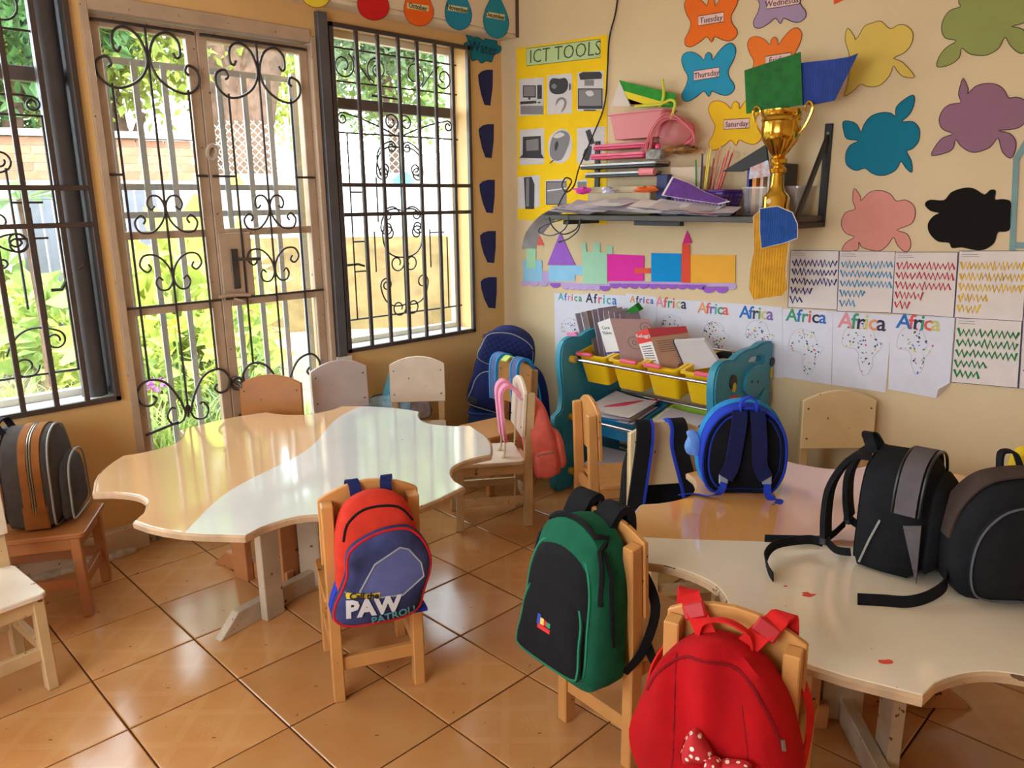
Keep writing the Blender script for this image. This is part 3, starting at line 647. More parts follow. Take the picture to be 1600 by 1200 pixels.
def table(label, c, phase, m, base_rot, R=.735):
    t = thing('activity_table', label, 'table', (c[0], c[1], 0))
    out = lobes(phase, R)
    V = []; F = []; n = len(out)
    prof = [(.985, TH-.026), (1., TH-.022), (1.002, TH-.006), (.992, TH)]
    for s, z in prof: V += [(x*s, y*s, z) for x, y in out]
    for i in range(3): F += [(i*n+j, i*n+(j+1) % n, (i+1)*n+(j+1) % n, (i+1)*n+j) for j in range(n)]
    top = MB(); top.add(V, F+[tuple(range(n-1, -1, -1))]); e = top.build('table_edge', M_edge, t, smooth=.6)
    MB().add([(x*.992, y*.992, TH-.0005) for x, y in out]+[(x*.987, y*.987, TH+.001) for x, y in out], [tuple(range(n, 2*n))]+[(j, (j+1) % n, n+(j+1) % n, n+j) for j in range(n)]).build('tabletop', m, t)
    off = Vector(base_rot[1])
    for k in range(4):
        a = math.radians(base_rot[0])+k*PI/2; d = Vector((math.cos(a), math.sin(a), 0)); s = Vector((-d.y, d.x, 0)); mm = M_legw if k % 2 == 0 else M_lego
        o = off + s*.06
        p0, p1 = o+d*.0, o+d*.46
        # foot beam with a bevelled tip
        P = [p0, p1, p1-d*.085+Vector((0, 0, .075)), p0+Vector((0, 0, .075))]
        MB().prism([q - s*.018 for q in P], s*.036).build('foot_beam', mm, t, bevel=.003)
        q = o + d*.24 + s*.038
        MB().box((q.x, q.y, (TH-.026)/2), (.085, .034, TH-.026), Matrix.Rotation(a, 3, 'Z')).build('leg', mm, t, bevel=.003)
        q = o + d*.24 - s*.034
    q = off
    MB().box((q.x+.05, q.y+.02, (TH-.026)/2), (.03, .12, TH-.026), Matrix.Rotation(math.radians(base_rot[0]), 3, 'Z')).build('leg', M_legw, t, bevel=.003)
    MB().box((q.x-.02, q.y-.04, (TH-.026)/2), (.10, .03, TH-.026), Matrix.Rotation(math.radians(base_rot[0]), 3, 'Z')).build('leg', M_lego, t, bevel=.003)
    # paint streaked rail under the top
    mb = MB()
    for k in range(4):
        a = math.radians(base_rot[0])+k*PI/2+PI/4; d = Vector((math.cos(a), math.sin(a), 0))
        mb.bar(off+d*.05+Vector((0, 0, TH-.05)), off+d*.5+Vector((0, 0, TH-.05)), .03, .048)
    mb.build('top_rail', M_legw, t)
    return t
LT = (.87, -1.98)
def ltop(mth, X, Y):
    # gently rippled joint between the cream half (towards the room) and the peach half (towards the door)
    u = mth('ADD', mth('MULTIPLY', X, .83), mth('MULTIPLY', Y, .56))
    v = mth('ADD', mth('MULTIPLY', X, -.56), mth('MULTIPLY', Y, .83))
    w = mth('ADD', mth('MULTIPLY', mth('COSINE', mth('MULTIPLY', mth('SUBTRACT', v, .06), 6.7)), .032), -.056)
    return [(mth('LESS_THAN', u, w), (222, 174, 124))]
table('wavy-edged low table with cream and peach halves, by the glass door', LT, 0, table_mat('cream_peach_tabletop', (226, 222, 216), ltop), (-77, (-.045, -.03, 0)))
RTB = (2.79, -1.225)
def rtop(mth, X, Y):
    # cream towards the photographer, orange at the far left, pinkish strip beside it
    f = mth('ADD', mth('MULTIPLY', X, -.73), Y)
    wv = mth('MULTIPLY', mth('SINE', mth('MULTIPLY', X, 9.)), .012)
    back = mth('GREATER_THAN', mth('ADD', f, wv), -.06)
    q = mth('ADD', X, mth('MULTIPLY', Y, .405))
    pink = mth('MULTIPLY', back, mth('GREATER_THAN', q, -.346))
    org = mth('MULTIPLY', back, mth('GREATER_THAN', q, .08))
    return [(back, (216, 156, 92)), (pink, (220, 164, 136)), (org, (216, 156, 92))]
table('wavy-edged low table in cream, orange and pink, carrying black backpacks', RTB, 37, table_mat('cream_orange_tabletop', (238, 220, 194), rtop), (-50, (-.113, -.119, 0)), .745)
# red crayon smears on the near table
M_red = mat('red_crayon', (214, 72, 50), .8)
def smear(label, u, v, r, n):
    p = fl(u, v, TH+.0012); P = out2([(r*math.cos(k)*random.uniform(.4, 1.3), r*.6*math.sin(k)*random.uniform(.4, 1.3)) for k in [j*2*PI/n for j in range(n)]], 3)
    o = MB().prism([(q[0], q[1], 0) for q in P], (0, 0, .0006)).build('crayon_mark', M_red); o.location = p; o.rotation_euler = (0, 0, .8); tag(o, label, 'mark')
smear('small red crayon dot on the cream table near the strap end', 1228, 916, .006, 7)
smear('red crayon smear on the cream table above the red backpack', 1262, 929, .019, 9)
smear('red crayon smear on the cream table near its front edge', 1385, 1033, .016, 8)
# ================================================================== children's chairs
CH_O = mat('orange_chair_paint', (208, 146, 82), .38, .45, noise=.14, nscale=9, speck=.3, speckc=(92, 56, 30), sscale=34)
CH_O2 = mat('amber_chair_paint', (186, 118, 50), .35, .45, noise=.12, nscale=9, speck=.28, speckc=(92, 56, 30), sscale=34)
CH_B = mat('brown_orange_chair_paint', (176, 112, 62), .35, .5, noise=.15, nscale=9, speck=.3, speckc=(70, 42, 26), sscale=34)
CH_W = mat('white_chair_paint', (226, 206, 182), .4, .45, noise=.1, nscale=9, speck=.29, speckc=(120, 84, 60), sscale=34)
CH_W2 = mat('grey_white_chair_paint', (196, 178, 172), .4, .45, noise=.1, nscale=9, speck=.26, speckc=(110, 84, 70), sscale=34)
CH_C = mat('cream_chair_paint', (228, 200, 154), .42, .4, noise=.1, nscale=9, speck=.29, speckc=(120, 84, 50), sscale=34)
CH_LG = mat('worn_cream_chair_leg', (206, 172, 124), .5, .4, noise=.2, nscale=12, speck=.32, speckc=(96, 66, 42), sscale=36)
def rrect(w, d, r, n=4):
    P = []
    for cx, cy, a0 in ((w/2-r, d/2-r, 0), (-w/2+r, d/2-r, 90), (-w/2+r, -d/2+r, 180), (w/2-r, -d/2+r, 270)):
        P += [(cx+r*math.cos(math.radians(a0+90*i/n)), cy+r*math.sin(math.radians(a0+90*i/n))) for i in range(n+1)]
    return P
BACK_Y = -.135                                      # rear face of the backrest board in chair coordinates
def chair(label, mid, face, m=CH_O, ml=None, s=1., W=.29, D=.29, group=None):
    """mid: plan position below the middle of the backrest; face: direction it faces (deg)"""
    a = math.radians(face); f = Vector((math.cos(a), math.sin(a), 0))
    loc = Vector((mid[0], mid[1], 0)) + f*(.125*s)
    t = thing('school_chair', label, 'chair', loc, a-PI/2, group); t.scale = (s, s, s)
    ml = ml or m
    SH = .325; T = .018; hw = W/2
    MB().prism([(x, y+.015, SH-T) for x, y in rrect(W, D, .022)], (0, 0, T)).build('seat', m, t, bevel=.003)
    lx = hw-.022; fy = D/2-.012; ry = -D/2-.005
    for sx_ in (-1, 1):
        MB().bar((sx_*lx, fy, 0), (sx_*lx, fy-.008, SH-T), .032, .034, (0, 1, 0)).build('leg', ml, t, bevel=.003)
        mb = MB(); mb.prism([(sx_*lx-.017, ry-.018, 0), (sx_*lx-.017, ry+.022, 0), (sx_*lx-.017, ry+.022, SH), (sx_*lx-.017, ry+.004, .64), (sx_*lx-.017, ry-.032, .635), (sx_*lx-.017, ry-.020, SH)], (.034, 0, 0))
        mb.build('back_post', ml, t, bevel=.003)
        MB().box2((sx_*lx-.010, ry+.02, .115), (sx_*lx+.010, fy-.015, .15)).build('stretcher', ml, t, bevel=.002)
        MB().box2((sx_*lx-.009, ry+.02, SH-T-.045), (sx_*lx+.009, fy-.015, SH-T)).build('apron', ml, t)
    MB().box2((-lx+.014, fy-.016, SH-T-.05), (lx-.014, fy+.004, SH-T)).build('apron', ml, t, bevel=.002)
    MB().box2((-lx+.014, ry-.008, SH-T-.045), (lx-.014, ry+.012, SH-T)).build('apron', ml, t)
    for y in (fy-.008, ry): MB().box2((-lx+.014, y-.010, .10), (lx-.014, y+.010, .142)).build('stretcher', ml, t, bevel=.002)
    # arched backrest board in front of the posts, leaning with them
    zb, zc, zt = .435, .643, .688; N = 10
    P = [(-hw, zb), (hw, zb), (hw, zc)] + [(hw*math.cos(PI*i/N)*1.0, zc+(zt-zc)*(1-math.cos(PI*i/N)**2)) for i in range(1, N)] + [(-hw, zc)]
    lean = lambda z: ry+.024-.018*(z-SH)/.31
    V = [(x, lean(z), z) for x, z in P] + [(x, lean(z)+.017, z) for x, z in P]; n = len(P)
    MB().add(V, [tuple(range(n)), tuple(range(2*n-1, n-1, -1))]+[(i, n+i, n+(i+1) % n, (i+1) % n) for i in range(n)]).build('backrest', m, t, bevel=.003)
    for sx_ in (-1, 1):
        for z in (.48, .61):
            MB().lathe([(.004, 0), (.004, .002)], 8).build('screw', mat('dark_screw', (70, 48, 34), .5), t).matrix_local = Matrix.Translation((sx_*lx, lean(z)+.0175, z)) @ Matrix.Rotation(-PI/2, 4, 'X')
    return t
C = {}
C['paw'] = chair('orange chair with the red and blue printed backpack hung on it', (1.61, -2.195), 155, CH_O, s=1.03)
C['green'] = chair('orange chair with the green and black backpack hung on it', (2.275, -1.885), 84, CH_O, s=1.03)
C['red'] = chair('orange chair with the red backpack hung on it, nearest the photographer', (2.755, -2.06), 104, CH_O, s=1.0)
C['c4'] = chair('amber-backed chair behind the peach half of the table', (.075, -1.70), -42, CH_O2, s=1.02)
C['c5'] = chair('pale grey-backed chair between the amber chair and the window pier', (.06, -1.30), -15, CH_W2, s=1.03)
C['c6'] = chair('pinkish-white chair below the corner window with a pale blue bag', (.20, -.90), -40, CH_W, CH_LG, s=1.0, W=.30)
C['c7'] = chair('orange chair deep in the corner with a blue-trimmed bag', (.61, -.56), 262, CH_O, s=1.0)
C['c8'] = chair('white chair with the coral pink backpack hung on it', (.972, -.93), 235, CH_W, CH_LG, s=1.02, D=.33)
C['c9'] = chair('orange chair seen side-on in front of the blue toy rack', (1.44, -.915), 55, CH_O, s=1.0, W=.28)
C['c10'] = chair('cream chair with black and blue bag straps over its backrest', (1.89, -1.02), -37, CH_C, CH_LG, s=1.0)
C['c11'] = chair('lone cream chair standing against the back wall right', (2.20, -.165), -45, CH_C, CH_LG, s=1.02, W=.31)
C['c12'] = chair('brown-orange chair with the dark grey backpack on its seat', (.1835, -2.907), 60, CH_B, s=1.04, W=.31, D=.38)
C['c13'] = chair('white-seated chair cut off at the left frame edge', (.605, -3.085), 5, CH_W, CH_LG, s=1.04)
C['c14'] = chair('orange chair cut off at the right frame edge', (3.50, -1.36), 165, CH_O, s=1.0)
# ================================================================== school bags
BLK = fabric('black_nylon', (26, 25, 28), noise=.3); BLK2 = fabric('black_mesh', (20, 20, 26), noise=.2)
NAVY = fabric('navy_nylon', (34, 42, 92)); ROYAL = fabric('royal_blue_nylon', (40, 66, 190)); SKY = fabric('sky_blue_trim', (58, 150, 214))
GRN = fabric('bottle_green_nylon', (24, 92, 66)); REDF = fabric('red_plush', (182, 10, 18), noise=.25, nscale=12); REDS = fabric('red_webbing', (214, 36, 34)); ORED = fabric('orange_red_nylon', (214, 58, 40))
CORAL = fabric('coral_nylon', (236, 116, 104), noise=.15); PINK = fabric('pink_webbing', (240, 150, 178)); GREYF = fabric('dark_grey_canvas', (74, 66, 62)); TAN = fabric('tan_leather_trim', (150, 92, 44), noise=.2)
LGREY = fabric('mid_grey_nylon', (98, 90, 92)); M_zip = mat('zip_metal', (150, 140, 125), .35, metal=.8); BUCK = plastic('grey_buckle', (150, 156, 170)); BLKP = plastic('black_buckle', (28, 28, 30))
def yfront(bag):
    """ray-cast helper: y of the frontmost surface of a part at local (x, z)"""
    bm = bmesh.new(); bm.from_mesh(bag.data); t = BVHTree.FromBMesh(bm); bm.free()
    def f(x, z, d=-.0):
        h = t.ray_cast(Vector((x, -2, z)), Vector((0, 1, 0)))
        return (h[0].y if h[0] is not None else -.1) + d
    return f
def seam(bag_f, P, r, parent, m, name='piping', closed=True, d=-.001, n=5):
    Q = crom([(p[0], p[1], 0) for p in P], n, closed)
    return MB().tube([(q.x, bag_f(q.x, q.y, d), q.y) for q in Q], r, 5, closed).build(name, m, parent, smooth=True)
def patch(bag_f, P, parent, m, name, d=-.002, n=4, sm=True):
    """cloth panel lying on the front of a bag: grid clipped to an outline, following the bulge"""
    out = out2(P, n) if sm else [tuple(p) for p in P]; N = len(out); cx = sum(p[0] for p in out)/N; cz = sum(p[1] for p in out)/N
    V = []; F = []
    rings = (1.0, .995, .75, .5, .25)
    for k, t in enumerate(rings): V += [(cx+(p[0]-cx)*t, bag_f(cx+(p[0]-cx)*t, cz+(p[1]-cz)*t, (d if k else .004)), cz+(p[1]-cz)*t) for p in out]
    V.append((cx, bag_f(cx, cz, d), cz))
    for k in range(len(rings)-1): F += [(k*N+i, k*N+(i+1) % N, (k+1)*N+(i+1) % N, (k+1)*N+i) for i in range(N)]
    F += [((len(rings)-1)*N+i, (len(rings)-1)*N+(i+1) % N, len(V)-1) for i in range(N)]
    return MB().add(V, F).build(name, m, parent, smooth=True)
def front_text(bag_f, t, size, parent, m, x, z, rot=0., d=-.004, name='lettering', bold=0., shear=0.):
    o = text_mesh(t, size, parent, m, (0, 0, 0), (1, 0, 0), (0, 0, 1), (0, -1, 0), name, 0, .0004, bold=bold, shear=shear)
    b = bmesh.new(); b.from_mesh(o.data)
    bmesh.ops.subdivide_edges(b, edges=[e for e in b.edges if e.calc_length() > .02], cuts=2, use_grid_fill=False)
    bmesh.ops.triangulate(b, faces=b.faces); b.to_mesh(o.data); b.free()
    c, s = math.cos(rot), math.sin(rot)
    for v in o.data.vertices:
        X, Z, e = v.co.x, v.co.z, v.co.y
        X, Z = x+X*c-Z*s, z+X*s+Z*c
        v.co = (X, bag_f(X, Z, d)+e, Z)
    return o
def hung(key, name, label, dx, dy, z, tilt=0.):
    """bag hung on the back of a chair, in that chair's frame"""
    ch = C[key]; R = Matrix.Rotation(ch.rotation_euler.z, 3, 'Z'); s = ch.scale[0]
    p = ch.location + R @ Vector((dx*s, dy*s, z*s))
    t = thing(name, label, 'backpack', p, ch.rotation_euler.z); t.rotation_euler = (tilt, 0, ch.rotation_euler.z); return t
def dome(w, h, r=.5, wb=None, zb=0., sq=.12):
    """bag outline: flat-ish bottom, domed top"""
    wb = wb or w; return out2([(-wb*.42, zb+.004), (0, zb), (wb*.42, zb+.004), (wb*.5, zb+h*.12), (w*.5, zb+h*.4), (w*.47, zb+h*.7), (w*.33, zb+h*.92), (0, zb+h), (-w*.33, zb+h*.92), (-w*.47, zb+h*.7), (-w*.5, zb+h*.4), (-wb*.5, zb+h*.12)], 4)
# ---- printed red and blue bag
t = hung('paw', 'backpack', 'red and blue backpack with printed lettering, hung on an orange chair', .005, -.187, .305, -.08)
b1 = MB().pillow(dome(.245, .375, wb=.25), .075, .02, .005).build('body', ORED, t, smooth=True)
q = lambda P: [((x-478)/1600, (745-y)/1620) for x, y in P]
FP = q([(318, 430), (335, 372), (400, 325), (500, 295), (600, 297), (655, 335), (695, 400), (712, 470), (700, 545), (668, 630), (640, 705), (560, 742), (420, 745), (300, 735), (243, 690), (252, 620), (290, 545), (315, 480)])
pk = MB().pillow(out2(FP, 4), .05, .012, 0).build('front_pocket', fabric('blue_grey_print', (66, 70, 118), noise=.35, nscale=10, dark=(40, 40, 62)), t, smooth=True); pk.location = (0, -.07, 0)
f = yfront(pk); F = lambda x, z, d=0: f(x, z, d)
seam(F, [(p[0]*.97, p[1]*.97+.004) for p in FP], .0045, pk, fabric('red_piping', (196, 34, 40)), d=-.000)
MB().box2((-.12, -.02, .0), (.13, .06, .01)).build('base_panel', ROYAL, pk)
sidep = out2([(-.15, .04), (-.105, .16), (-.098, .21), (-.09, .2), (-.10, .1), (-.12, .02)], 3)
MB().prism([(x, -.06, z) for x, z in sidep], (0, .05, 0)).build('side_pocket', ROYAL, t, smooth=True)
patch(F, q([(365, 560), (440, 440), (560, 380), (600, 395), (655, 470), (665, 540), (560, 610), (430, 600)]), pk, fabric('badge_print', (96, 100, 150)), 'badge', -.0015, 1, False)
seam(F, q([(365, 560), (440, 440), (560, 380), (600, 395), (655, 470), (665, 540), (560, 610), (430, 600)]), .003, pk, mat('grey_print', (150, 150, 150), .8), 'badge_rim', n=1)
patch(F, q([(300, 553), (455, 576), (450, 606), (305, 584)]), pk, mat('yellow_print', (216, 186, 40), .8), 'yellow_strip', -.002, 1, False)
front_text(F, 'Call the', .026, pk, mat('black_print', (20, 20, 26), .8), *q([(382, 580)])[0], -.12, -.006, bold=.0008)
front_text(F, 'PAW', .070, pk, mat('white_print', (206, 202, 204), .7), *q([(420, 645)])[0], -.05, bold=.0035)
front_text(F, 'PATROL!', .033, pk, mat('teal_print', (84, 140, 146), .7), *q([(512, 705)])[0], .10, -.005, bold=.0008)
for s in (-1, 1):
    MB().ribbon([(s*.045, -.01, .33), (s*.045, .002, .375), (s*.05, .016, .398), (s*.055, .036, .39), (s*.055, .042, .34), (s*.06, .05, .2), (s*.085, .03, .06)], .034, .004, Vector((1, 0, 0))).build('strap', NAVY, t, smooth=True)
seam(yfront(b1), [(-.1, .25), (-.085, .30), (-.04, .335), (.02, .34), (.07, .325), (.105, .28)], .004, b1, BLK, 'zip', False)
MB().ribbon([(.09, .03, .05), (.10, .03, -.02), (.105, .03, -.06)], .022, .003, Vector((1, 0, 0))).build('strap_end', NAVY, t)
# ---- green and black bag
t = hung('green', 'backpack', 'bottle green and black backpack with a small coloured emblem', -.005, -.182, .27, -.08)
gb = MB().pillow(dome(.27, .425, wb=.285), .115, .022, .005, fl=lambda x, z: -.02*max(0, 1-z/.3)).build('body', GRN, t, smooth=True)
f = yfront(gb)
fp = MB().pillow(dome(.245, .35, wb=.255, zb=.025), .03, .012, 0).build('front_panel', BLK, t, smooth=True); fp.location = (-.005, f(0, .2)+.028, 0)
fp.rotation_euler = (-.05, 0, 0)
ff = yfront(fp)
seam(ff, [(x*.98, z) for x, z in dome(.24, .343, wb=.25, zb=.028)][::4], .004, fp, fabric('green_piping', (40, 130, 96)), d=-.001)
lp = MB().pillow(dome(.23, .23, wb=.245, zb=.03), .02, .012, 0).build('lower_pocket', BLK, fp, smooth=True); lp.location = (0, ff(0, .15)+.012, 0); lp.rotation_euler = (-.05, 0, 0)
lf_ = yfront(lp); bpy.context.view_layer.update()
seam(lf_, [(x*.97, z) for x, z in dome(.228, .226, wb=.243, zb=.032)][::4], .004, fp, fabric('green_piping', (40, 130, 96)), d=-.001).matrix_local = lp.matrix_local.copy()
E_ = [((-.028, .138), (-.016, .165), (40, 70, 170)), ((-.016, .14), (-.003, .158), (226, 196, 90)), ((-.003, .142), (.008, .156), (206, 40, 44)), ((.008, .142), (.022, .155), (50, 140, 100)), ((-.024, .128), (.024, .139), (206, 40, 44))]
for a, b, c in E_: patch(lf_, [(a[0], a[1]), (b[0], a[1]), (b[0], b[1]), (a[0], b[1])], fp, mat('emblem_%d' % (c[0]+c[1]*7), c, .8), 'emblem', -.0012, 1, False).matrix_local = lp.matrix_local.copy()
seam(f, [(-.125, .3), (-.10, .38), (-.05, .425), (.02, .432), (.08, .405), (.115, .34), (.128, .24)], .0075, gb, BLK, 'zip', False, d=.002)
MB().tube([(.139, -.06, .12), (.139, -.075, .22), (.132, -.08, .31), (.11, -.085, .37)], .006, 5).build('side_zip', BLK, gb, smooth=True)
mb = MB(); mb.ribbon([(-.07, -.03, .37), (-.07, -.01, .42), (-.07, .015, .448), (-.07, .045, .43), (-.07, .052, .28)], .075, .022, Vector((1, 0, 0))); mb.build('strap', BLK, t, smooth=True)
mb = MB(); mb.ribbon([(.03, -.03, .37), (.035, -.01, .42), (.04, .015, .446), (.045, .045, .425), (.05, .055, .28), (.08, .06, .12)], .07, .022, Vector((1, 0, 0))); mb.build('strap', BLK, t, smooth=True)
MB().tube([(-.02, .0, .40), (-.01, .02, .445), (.01, .02, .445), (.02, .0, .40)], .009, 6).build('handle', BLK, t, smooth=True)
mb = MB(); mb.ribbon([(.10, .06, .30), (.155, .075, .2), (.162, .03, .09), (.14, -.01, .03)], .028, .004, Vector((.3, 1, 0))); mb.ribbon([(.16, .05, .10), (.175, .07, .05), (.19, .10, .045)], .024, .004, Vector((.3, 1, 0))); mb.build('strap', BLK, t, smooth=True)
# ---- red plush bag with a polka-dot bow
t = hung('red', 'backpack', 'red plush backpack with a white-dotted bow, hung on the nearest chair', -.005, -.182, .30, -.08)
RO = out2([(-.10, .004), (0, -.005), (.10, .004), (.15, .05), (.17, .12), (.155, .2), (.125, .29), (.075, .355), (0, .385), (-.075, .355), (-.125, .29), (-.155, .2), (-.17, .12), (-.15, .05)], 4)
RO = [(x, z*.89) for x, z in RO]
rb = MB().pillow(RO, .095, .03, .01, fl=lambda x, z: -.012*math.sin(x*60+z*9)*(1 if z > .12 else .3) - .03*max(0, 1-z/.25)).build('body', REDF, t, smooth=True)
f = yfront(rb)
seam(f, [(-.135, .21), (-.11, .263), (-.06, .303), (.0, .316), (.065, .298), (.105, .25), (.14, .178)], .004, rb, fabric('dark_red_zip', (130, 14, 22)), 'zip', False, d=.001)
seam(f, [(-.085, .3), (-.07, .2), (-.06, .1), (-.075, .03)], .003, rb, fabric('dark_red_zip', (130, 14, 22)), 'seam', False, d=.002)
seam(f, [(.06, .25), (.085, .15), (.07, .06)], .003, rb, fabric('dark_red_zip', (130, 14, 22)), 'seam', False, d=.002)
MB().tube([(.137, f(.135, .2)-.004, .2), (.142, f(.135, .2)-.006, .18)], .004, 5).build('zip_pull', M_zip, rb)
def dots():
    m = bpy.data.materials.new('red_white_dots'); m.use_nodes = True; n = m.node_tree.nodes; L = m.node_tree.links; b = n['Principled BSDF']; b.inputs['Roughness'].default_value = .8
    tc = n.new('ShaderNodeTexCoord'); vo = n.new('ShaderNodeTexVoronoi'); vo.inputs['Scale'].default_value = 62; vo.inputs['Randomness'].default_value = .45; L.new(tc.outputs['Object'], vo.inputs['Vector'])
    lt = n.new('ShaderNodeMath'); lt.operation = 'LESS_THAN'; lt.inputs[1].default_value = .27; L.new(vo.outputs['Distance'], lt.inputs[0])
    mx = n.new('ShaderNodeMix'); mx.data_type = 'RGBA'; mx.inputs['A'].default_value = (*lin((186, 26, 32)), 1); mx.inputs['B'].default_value = (*lin((240, 220, 200)), 1); L.new(lt.outputs[0], mx.inputs['Factor']); L.new(mx.outputs['Result'], b.inputs['Base Color']); return m
DOT = dots()
y0 = f(.01, .15)-.012
for s in (-1, 1):
    lo = MB().pillow(out2([(s*.006, .072), (s*.03, .095), (s*.058, .105), (s*.066, .07), (s*.055, .03), (s*.03, .045)], 4), .012, .014, .01).build('bow_loop', DOT, t, smooth=True); lo.location = (.01, y0+.004, .08); lo.rotation_euler = (0, .28, 0)
kn = MB().pillow(out2([(-.014, .055), (0, .05), (.014, .055), (.016, .075), (0, .085), (-.016, .075)], 4), .018, .014, .01).build('bow_knot', DOT, t, smooth=True); kn.location = (.01, y0-.002, .078); kn.rotation_euler = (0, .28, 0)
for s in (-1, 1):
    MB().ribbon([(s*.035, -.03, .32), (s*.06, -.018, .355), (s*.085, .0, .382), (s*.095, .012, .394), (s*.105, .032, .382), (s*.11, .04, .28)], .042, .006, Vector((1, 0, 0))).build('strap', REDS, t, smooth=True)
    bk = MB(); bk.box((s*.074, -.012, .368), (.05, .012, .034), Matrix.Rotation(s*.45, 3, 'Y') @ Matrix.Rotation(-.35, 3, 'X')); bk.build('buckle', plastic('red_buckle', (176, 14, 20), .6), t, bevel=.004)
    MB().ribbon([(s*.115, .04, .30), (s*.165, .03, .2), (s*.165, -.02, .08)], .03, .004, Vector((.2, 1, 0))).build('strap', REDS, t, smooth=True)
MB().ribbon([(-.055, -.03, .325), (-.045, -.035, .36), (0, -.04, .378), (.045, -.035, .36), (.055, -.03, .325)], .018, .005, Vector((0, 1, 0))).build('handle', REDS, t, smooth=True)
wt = MB().prism([(0, 0, 0), (.03, .004, .004), (.026, .002, -.05), (-.004, 0, -.054)], (0, -.0012, 0)).build('care_tag', mat('cream_tag', (222, 206, 176), .8), t); wt.location = (.155, -.05, .11)
for i in range(4): text_mesh('xx xxxx xx'.replace('x', '-'), .008, wt, mat('brown_print', (150, 110, 80), .8), (.013, -.0015, -.012-.009*i), (1, .1, .1), (0, 0, 1), (0, -1, 0))
# ---- coral bag on the white chair
t = hung('c8', 'backpack', 'coral pink backpack hung on the white chair in the corner', -.02, -.20, .225, -.14)
cb = MB().pillow(dome(.26, .36, wb=.27), .10, .025, .005, fl=lambda x, z: -.03*max(0, 1-z/.25)).build('body', CORAL, t, smooth=True)
f = yfront(cb)
cp = MB().pillow(dome(.21, .17, wb=.22, zb=.02), .035, .015, 0).build('front_pocket', CORAL, t, smooth=True); cp.location = (0, f(0, .1)+.02, 0)
sp = MB().pillow(out2([(-.04, 0), (.04, 0), (.045, .11), (-.045, .11)], 4), .03, .012, 0).build('side_pocket', CORAL, t, smooth=True); sp.location = (-.125, -.06, .02); sp.rotation_euler = (0, 0, -PI/2)
MB().ribbon([(-.155, -.1, .128), (-.16, -.06, .13), (-.155, -.02, .128)], .012, .004, Vector((0, 0, 1))).build('pocket_band', fabric('grey_band', (150, 130, 120)), t)
for s in (-1, 1):
    MB().ribbon([(s*.05, -.02, .34), (s*.05, .015, .42), (s*.05, .055, .46), (s*.055, .09, .43), (s*.06, .10, .33), (s*.06, .105, .2)], .055, .014, Vector((1, 0, 0))).build('strap', PINK, t, smooth=True)
    MB().ribbon([(s*.06, .105, .2), (s*.055, .12, .13), (s*.07, .16, .118)], .024, .003, Vector((1, 0, 0))).build('strap_end', fabric('beige_webbing', (200, 176, 140)), t)
# ---- black and blue bag on the cream chair
t = hung('c10', 'backpack', 'black backpack with blue-edged straps, hung behind the cream chair', 0, -.185, .20, -.05)
MB().pillow(dome(.27, .40), .11, .03, .005).build('body', BLK, t, smooth=True)
for s, xx in ((-1, -.105), (1, .03)):
    P = [(xx*.7, -.03, .40), (xx*.8, 0, .47), (xx*.95, .045, .497), (xx, .085, .475), (xx*1.05, .095, .40), (xx*1.2 if s < 0 else xx+.045, .10, .25), (xx*1.25 if s < 0 else xx+.07, .09, .16)]
    P = [(-p[0], p[1], p[2]) for p in P]
    MB().ribbon(P, .062, .012, Vector((1, 0, 0))).build('strap', BLK, t, smooth=True)
    MB().ribbon([(p[0]+.03*(1 if s < 0 else -1)*-1, p[1]+.002, p[2]) for p in P], .010, .015, Vector((1, 0, 0))).build('strap_edge', ROYAL, t, smooth=True)
MB().ribbon([(.135, .09, .17), (.14, .095, .08), (.135, .095, .0), (.138, .095, -.06)], .022, .003, Vector((1, 0, 0))).build('strap_end', ROYAL, t, smooth=True)
# ---- blue-trimmed bag on the corner chair
t = hung('c7', 'backpack', 'dark blue backpack with sky blue trim, hung on the corner chair', 0, -.185, .24, -.08)
MB().pillow(dome(.27, .39), .10, .03, .005).build('body', NAVY, t, smooth=True)
MB().tube([(x*1.0, -.03, z) for x, z in dome(.275, .393)], .008, 5, True).build('piping', SKY, t, smooth=True)
for s in (-1, 1):
    P = [(s*.075, -.03, .38), (s*.08, .0, .44), (s*.085, .045, .462), (s*.09, .085, .44), (s*.095, .10, .36), (s*.10, .105, .22)]
    MB().ribbon(P, .055, .014, Vector((1, 0, 0))).build('strap', fabric('grey_blue_strap', (96, 108, 150)), t, smooth=True)
    for e in (-.027, .027): MB().ribbon([(p[0]+e, p[1]+.001, p[2]) for p in P], .009, .018, Vector((1, 0, 0))).build('strap_edge', SKY, t, smooth=True)
MB().ribbon([(.01, .0, .42), (.02, .04, .458), (.02, .08, .44)], .05, .008, Vector((1, 0, 0))).build('label_tab', mat('yellow_green_tab', (186, 206, 90), .7), t)
# ---- pale blue bag behind the chair under the window
t = thing('shoulder_bag', 'pale blue printed bag propped on the chair under the corner window', 'bag', (.085, -.965, .33), math.radians(-130))
PB = fabric('pale_blue_print', (128, 192, 222), noise=.3, nscale=30, dark=(200, 220, 236))
MB().pillow(out2([(-.16, 0), (.14, 0), (.17, .06), (.12, .12), (-.1, .13), (-.17, .07)], 4), .08, .02, .005).build('body', PB, t, smooth=True)
MB().tube([(x*1.02, -.04, z) for x, z in out2([(-.16, 0), (.14, 0), (.17, .06), (.12, .12), (-.1, .13), (-.17, .07)], 4)], .006, 5, True).build('piping', fabric('dark_blue_piping', (60, 70, 100)), t, smooth=True)
MB().prism([(-.02, -.05, .12), (.08, -.05, .12), (.02, -.045, .30), (-.01, -.045, .30)], (0, .03, 0)).build('flap', fabric('turquoise_cloth', (108, 186, 210)), t)
t2 = thing('plush_pouch', 'small grey plush pouch under the pinkish-white backrest', 'pouch', (.20, -.885, .335), math.radians(-128))
